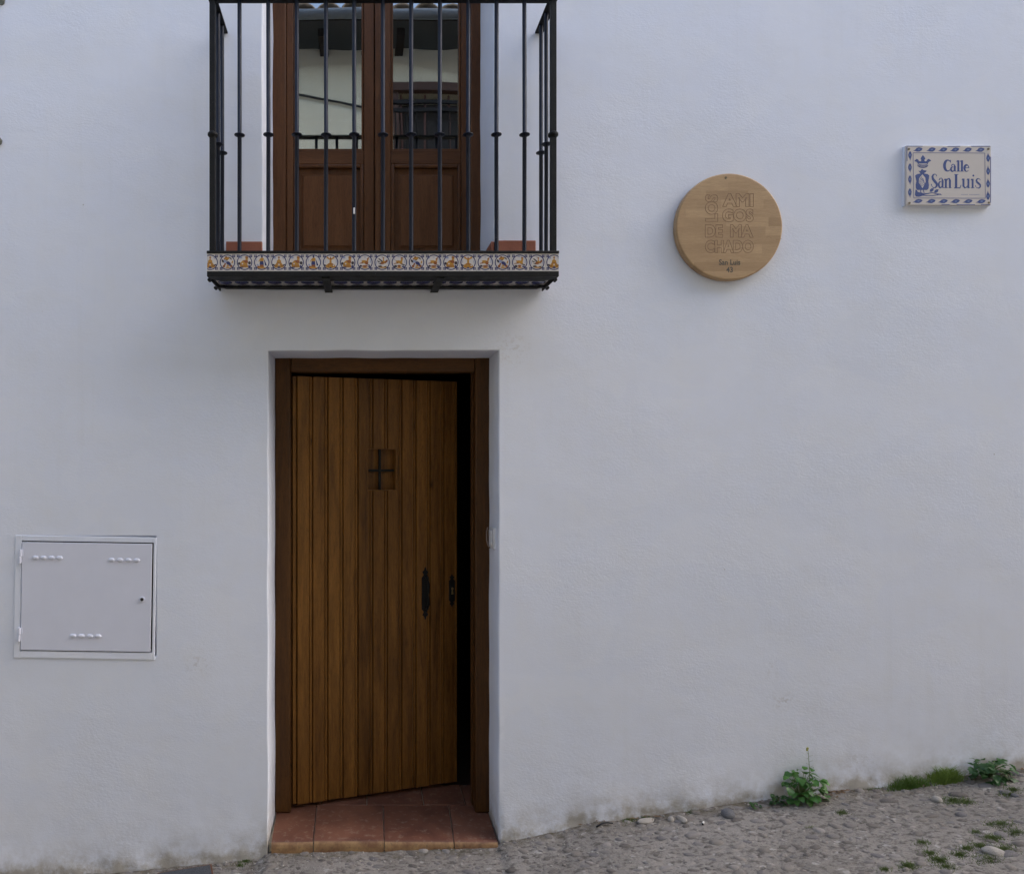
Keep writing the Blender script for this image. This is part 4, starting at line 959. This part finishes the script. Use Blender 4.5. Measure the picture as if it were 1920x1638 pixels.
def weed(label, px, py, wpx, hpx, nleaf, me, lsz, seed, group=None, stems=None):
    rn = random.Random(seed); x = PX(px); y = -.035; z = gz(x, y)-.005
    t = thing('weed', label, 'weed', (x, y, z), group); H = hpx/430; Wd = wpx/430/2; sm = MB()
    for k in range(nleaf):
        u = rn.random(); h = H*(.08+.86*u); spread = Wd*(1.0-.35*abs(u-.55))*rn.uniform(.15, .95); a = rn.uniform(0, 2*math.pi)
        p = (x+spread*math.cos(a), y-.02+min(.045, spread*.6)*math.sin(a)-.005, z+h)
        s = lsz*rn.uniform(.6, 1.15)
        yaw = math.atan2(math.sin(a)-.55, math.cos(a))+rn.uniform(-.5, .5)
        place_leaf(t, me, p, yaw, rn.uniform(-.35, .75), rn.uniform(-.5, .5), s)
        if k % 2 == 0: sm.tube([(x+rn.uniform(-.008, .008), y, z), ((x+p[0])/2, (y+p[1])/2, z+h*.65), p], [.0022, .0016, .001], 5)
    sm.build('stem', STEM, t, smooth='all'); return t, (x, y, z)
t, (x, y, z) = weed('bushy green broad leaved weed with a tall thin flower stalk at the wall foot', 1492, 1500, 76, 60, 100, LM, .033, 11)
m = MB(); xa = PX(1502)-0; pts = [(xa+.012, y-.004, z+.08), (xa+.012, y-.004, PZ(1446)), (xa+.010, y-.004, PZ(1425)), (xa+.005, y-.003, PZ(1396))]
m.tube(pts, [.0018, .0015, .0012, .0008], 5)
for k in range(9):
    zz = lerp(PZ(1445), PZ(1405), k/8); s_ = 1 if k % 2 else -1; m.tube([(xa+.010, y-.004, zz), (xa+.010+s_*.014, y-.006, zz+.006)], .0006, 4)
m.build('flower_stalk', STEM, t)
m = MB()
for k in range(5): m.tube([(xa+.004+random.uniform(-.004, .004), y-.003, PZ(1398)+random.uniform(-.006, .006)), (xa+.005+random.uniform(-.004, .004), y-.003, PZ(1394)+random.uniform(-.003, .006))], .003, 6)
m.build('flower_bud', BUD, t)
weed('low dark green weed left of the bushy weed with the flower stalk', 1447, 1500, 34, 22, 22, LMD, .022, 12)
weed('tiny creeping weed furthest left along the wall foot, right of the round grey stone', 1402, 1508, 26, 13, 18, LMD, .016, 13)
weed('spreading dark leafy weed right of the grass tufts at the wall foot', 1838, 1480, 84, 34, 80, LMD, .034, 15)
def tuft(label, px, wpx, hpx, nb, seed, y0=-.03, dpt=.05, name='grass_tuft', mat=GRASS, lean=.35):
    rn = random.Random(seed); x = PX(px, y0); z = gz(x, y0); m = MB()
    for k in range(nb):
        bx = x+rn.gauss(0, .42)*wpx/430/2; by = y0+rn.uniform(-dpt/2, dpt/2); bz = gz(bx, by)-.003
        env = max(.3, 1-((bx-x)/(wpx/430/2+.001))**2*.6)
        h = hpx/430*env*rn.uniform(.55, 1.1); a = rn.uniform(0, 6.28); l = h*rn.uniform(.1, lean*2); w_ = rn.uniform(.0009, .0018)
        ex, ey = bx+l*math.cos(a), by+l*math.sin(a)*.8; mx_, my_ = lerp(bx, ex, .35), lerp(by, ey, .35)
        m.add([(bx-w_, by, bz), (bx+w_, by, bz), (mx_+w_*.8, my_, bz+h*.6), (mx_-w_*.8, my_, bz+h*.6), (ex, ey, bz+h*.95)], [(0, 1, 2, 3), (3, 2, 4)])
    return tag(m.build(name, mat, origin=(x, y0, z)), label, 'grass')
tuft('low bright green grass tuft, the left one of two at the wall foot', 1702, 86, 22, 600, 21, lean=.6)
tuft('yellowish green grass tuft between the other grass and the dark leafy weed', 1772, 74, 30, 620, 22, lean=.6)
# moss between the stones
m = MB(); rn = random.Random(9)
spots = [(1875, 1545, 16), (1860, 1570, 14), (1880, 1592, 16), (1850, 1610, 16), (1730, 1580, 10), (1742, 1600, 12), (1762, 1612, 12), (1704, 1622, 12), (1800, 1602, 12), (1815, 1590, 10), (1900, 1480, 12), (1890, 1488, 12), (1785, 1500, 16), (1812, 1503, 12), (1578, 1523, 9), (1520, 1552, 6), (1295, 1523, 6), (1905, 1560, 12), (1840, 1585, 12), (1775, 1625, 12), (1640, 1474, 14), (1626, 1476, 12), (1660, 1630, 8), (1830, 1560, 8), (460, 1614, 10), (450, 1622, 6), (1180, 1537, 12), (1210, 1534, 8)]
def on_ground(px, py):
    Y = -.02
    for _ in range(30):
        x = PX(px, Y); z = gz(x, Y); Yn = (CZ-z)*F/(py-860)-CD; Y = lerp(Y, min(-.005, Yn), .7)
    return PX(px, Y), Y, gz(PX(px, Y), Y)
for px, py, rp in spots:
    x0, y0, z0 = on_ground(px, py)
    for k in range(int(rp*rp*2.2)):
        a = rn.uniform(0, 6.28); rr = rp/430*abs(rn.gauss(0, .62)); bx, by = x0+rr*1.3*math.cos(a), min(-.002, y0+rr*.8*math.sin(a)); bz = gz(bx, by)-.002
        h = rn.uniform(.004, .013); l = h*.8; b2_ = rn.uniform(0, 6.28); w_ = .0014
        m.add([(bx-w_, by, bz), (bx+w_, by, bz), (bx+l*math.cos(b2_), by+l*math.sin(b2_), bz+h)], [(0, 1, 2)])
m.build('moss', MOSS, kind='stuff')
# loose stones
def loose(name, label, px, py, r, mat, sq=(1.2, .9, .7), seed=1, cat='stone', group=None):
    x, y, z = on_ground(px, py); bm = bmesh.new(); bmesh.ops.create_icosphere(bm, subdivisions=3, radius=1)
    for v in bm.verts:
        n_ = 1+.16*noise.noise(v.co*1.3+Vector((seed*3.1, 0, 0)))+.05*noise.noise(v.co*4+Vector((seed, 0, 0))); v.co = Vector((v.co.x*r*sq[0]*n_, v.co.y*r*sq[1]*n_, v.co.z*r*sq[2]*n_))
    me = bpy.data.meshes.new(name); bm.to_mesh(me); bm.free(); me.materials.append(mat); smooth_mesh(me)
    o = bpy.data.objects.new(name, me); COL.objects.link(o); o.location = (x, y, z+r*sq[2]*.12); o.rotation_euler = (0, -.1, seed*.7)
    return tag(o, label, cat, group)
loose('stone', 'round dark grey stone lying by the wall left of the weeds', 1365, 1527, .030, GREYST, (1, .9, .75), 2)
loose('stone', 'rounded pale stone in front of the yellowish grass tuft', 1757, 1500, .019, PALE, (1, .9, .85), 3)
loose('stone', 'large pale oval stone near the kerb strip at the lower right corner', 1864, 1598, .028, PALE, (1.35, .9, .6), 4)
loose('stone', 'flat pale cobble at the wall foot, first one right of the black strip', 1213, 1539, .032, PALE, (1.5, .6, .35), 5)
loose('stone', 'small rounded cobble at the wall foot between two flatter pale cobbles', 1258, 1537, .016, PALE, (1.1, .8, .9), 6)
loose('stone', 'cobble at the wall foot nearest left of the round grey stone', 1279, 1536, .020, PALE, (1.5, .8, .6), 7)
loose('stone', 'bluish pebble right of the dark leafy weed', 1903, 1492, .013, GREYST, (1, .9, .8), 8)
rn = random.Random(31); m = MB()
for _ in range(420):
    x = rn.uniform(-.5, 2.9) if rn.random() < .85 else rn.uniform(-1.6, -.4); y = -abs(rn.gauss(0, .10))-.004 if rn.random() < .65 else rn.uniform(-.6, 0); z = gz(x, y); r = rn.uniform(.0015, .0055)
    dm = rn.choice(domes); m.add([(x+v[0]*r*1.2, y+v[1]*r, z+v[2]*r*1.2+.001) for v in dm.v], dm.f)
m.build('grit', PALE, smooth='all', kind='stuff')
m = MB(); rn = random.Random(33)
for _ in range(90):
    px = rn.choice([1425, 1545, 1560, 1672, 1735, 1560, 1180, 1230, 1850, 1900, 1110])+rn.gauss(0, 22); x = PX(px); y = -abs(rn.gauss(0, .03))-.004; z = gz(x, y)+.003; a = rn.uniform(0, 6.28); L = rn.uniform(.006, .018); w_ = rn.uniform(.002, .005)
    c, s2 = math.cos(a), math.sin(a)
    m.add([(x-c*L, y-s2*L*.6, z), (x-s2*w_, y+c*w_, z+.004), (x+c*L, y+s2*L*.6, z+.003), (x+s2*w_, y-c*w_, z+.001)], [(0, 3, 2, 1)])
m.build('leaf_litter', DRY, kind='stuff')
xa, ya, za = on_ground(1118, 1552); xb, yb, zb = on_ground(1149, 1546); zc = gz((xa+xb)/2, (ya+yb)/2)
m = MB(); m.tube([(xa, ya, za+.006), (lerp(xa, xb, .35), ya+.004, zc+.013), (lerp(xa, xb, .7), yb+.003, zc+.014), (xb, yb, zb+.008)], .0035, 8)
tag(m.build('rubber_strip', RUBBER, smooth='all', origin=(xa, ya, za)), 'short bent black strip lying on the paving near the wall', 'litter')
xa, ya, za = on_ground(1317, 1545); ct = thing('cigarette_butt', 'tiny white cigarette butt on the paving left of the round grey stone', 'cigarette butt', (xa, ya, za))
MB().tube([(xa, ya-.004, za+.006), (xa+.009, ya+.008, za+.007)], .004, 8).build('filter', BUTTW, ct, smooth=True)
MB().tube([(xa-.0035, ya-.009, za+.006), (xa-.0003, ya-.0045, za+.006)], .0038, 8).build('burnt_end', RUBBER, ct, smooth=True)
# cover plate at lower left, by the wall
cp = thing('inspection_cover', 'dark slate inspection cover with rusty rim at the bottom left by the wall', 'cover', (PX(330), -.06, gz(PX(330), -.06)))
q4 = [(PX(280, -.16), -.165), (PX(402, -.16), -.150), (PX(398, -.012), -.022), (PX(300, -.012), -.045)]
def slabq(qq, dz0, dz1, mat, nm):
    m = MB(); vs = [(a, b_, gz(a, b_)+dz1) for a, b_ in qq]+[(a, b_, gz(a, b_)+dz0) for a, b_ in qq]
    m.add(vs, [(0, 1, 2, 3), (4, 7, 6, 5), (0, 4, 5, 1), (1, 5, 6, 2), (2, 6, 7, 3), (3, 7, 4, 0)]); return m.build(nm, mat, cp, bevel=.002)
cxm = sum(p[0] for p in q4)/4; cym = sum(p[1] for p in q4)/4
slabq(q4, -.02, .003, RUSTR, 'rim'); slabq([(lerp(cxm, a, .94), lerp(cym, b_, .9)) for a, b_ in q4], -.01, .0045, SLATE, 'plate')

# ================================================================== HOUSE ACROSS THE LANE (seen reflected in the panes)
OY = -4.0
oh = thing('cream_house', 'cream rendered house across the lane, reflected in the balcony door panes', 'house', (0, OY, 0))
ox0, ox1, oz0, oz1 = .34, 1.75, 3.9, 5.88; zt = 6.275
m = MB()
for (x0, x1, z0, z1) in ((-22, ox0, -3, zt), (ox1, 22, -3, zt), (ox0, ox1, -3, oz0), (ox0, ox1, oz1, zt)): m.box(x0, x1, OY-.4, OY, z0, z1)
m.build('wall', CREAM, oh)
MB().box(-22, 22, OY-6, OY-.42, -3, 6.26).build('rear_block', CREAM, oh)
win = part_empty('window', oh)
fm = MB(); fm.box(ox0, ox1, OY-.06, OY+.02, oz1-.09, oz1).box(ox0, ox0+.07, OY-.12, OY-.02, oz0, oz1-.09).box(ox1-.07, ox1, OY-.12, OY-.02, oz0, oz1-.09); fm.build('frame', SHUT, win)
for k in range(26):
    z = oz0+.02+k*.05
    if z < 5.25: MB().box(ox0+.07, ox1-.07, OY-.16, OY-.145, z, z+.042).build('slat', SHUT, win)
MB().box(ox0+.07, ox1-.07, OY-.38, OY-.3, oz0, oz1-.09).build('dark_backing', DARKROOM, win)  # dark sheet standing in for the unlit depth behind the slats
for k in range(5): MB().tube([(ox0+.10+k*.27, OY-.09, oz0), (ox0+.10+k*.27, OY-.09, oz1-.09)], .012, 6).build('bar', BARRED, win)
ob = part_empty('balcony', oh)
for z in (5.50, 5.42): MB().box(ox0-.15, ox1+.2, OY+.28, OY+.31, z, z+.035).build('rail', IRON2, ob)
for k in range(16): MB().tube([(ox0-.1+k*.115, OY+.295, 3.95), (ox0-.1+k*.115, OY+.295, 5.42)], .008, 6).build('baluster', IRON2, ob)
MB().box(ox0-.2, ox1+.25, OY+.0, OY+.33, 3.8, 3.92).build('slab', CREAM, ob)
rf = MB(); EO = OY+.50
rf.add([(-22, EO, 6.28), (22, EO, 6.28), (22, OY-6, 8.4), (-22, OY-6, 8.4), (-22, EO, 6.33), (22, EO, 6.33), (22, OY-6, 8.47), (-22, OY-6, 8.47)], [(0, 3, 2, 1), (4, 5, 6, 7), (0, 1, 5, 4), (1, 2, 6, 5), (2, 3, 7, 6), (3, 0, 4, 7)])
rf.build('roof', EAVE, oh)
m0 = MB()
for k in range(9): a = math.pi*k/8; m0.v += [(.115*math.cos(a), 0, .07*math.sin(a)+.0), (.115*math.cos(a), -.5, .07*math.sin(a)+.16)]
m0.f = [[2*k, 2*k+1, 2*k+3, 2*k+2] for k in range(8)]; m0.m = [0]*8
tm = smooth_mesh(m0.mesh('roof_tile', ROOFT))
for k in range(34):
    o = bpy.data.objects.new('roof_tile', tm); COL.objects.link(o); o.parent = oh; o.location = (-4+k*.26, EO+.06-OY, 6.345+random.uniform(-.006, .006)); md = o.modifiers.new('thick', 'SOLIDIFY'); md.thickness = .015
for k in range(12): MB().box(-3.88+k*.85, -3.79+k*.85, OY+.001, EO-.12, 6.19, 6.278).build('rafter', EAVE, oh)
m = MB(); n = 9
vs = []
for xx in (-12, 12):
    for k in range(n): a = math.pi+math.pi*k/(n-1); vs.append((xx, EO+.085+.062*math.cos(a), 6.315+.062*math.sin(a)))
m.add(vs, [(k, k+1, n+k+1, n+k) for k in range(n-1)]); o = m.build('gutter', ZINC, oh, smooth='all'); md = o.modifiers.new('thick', 'SOLIDIFY'); md.thickness = .006
m = MB(); m.tube([(-3, OY+.03, 6.18), (-1.5, OY+.03, 5.885), (.30, OY+.03, 5.53)], .013, 6)
tag(m.build('cable', RUBBER, origin=(-1.5, OY, 5.9)), 'dark cable running down across the cream wall reflected in the left pane', 'cable')

for o in bpy.data.objects:
    if '_o' in o: del o['_o']
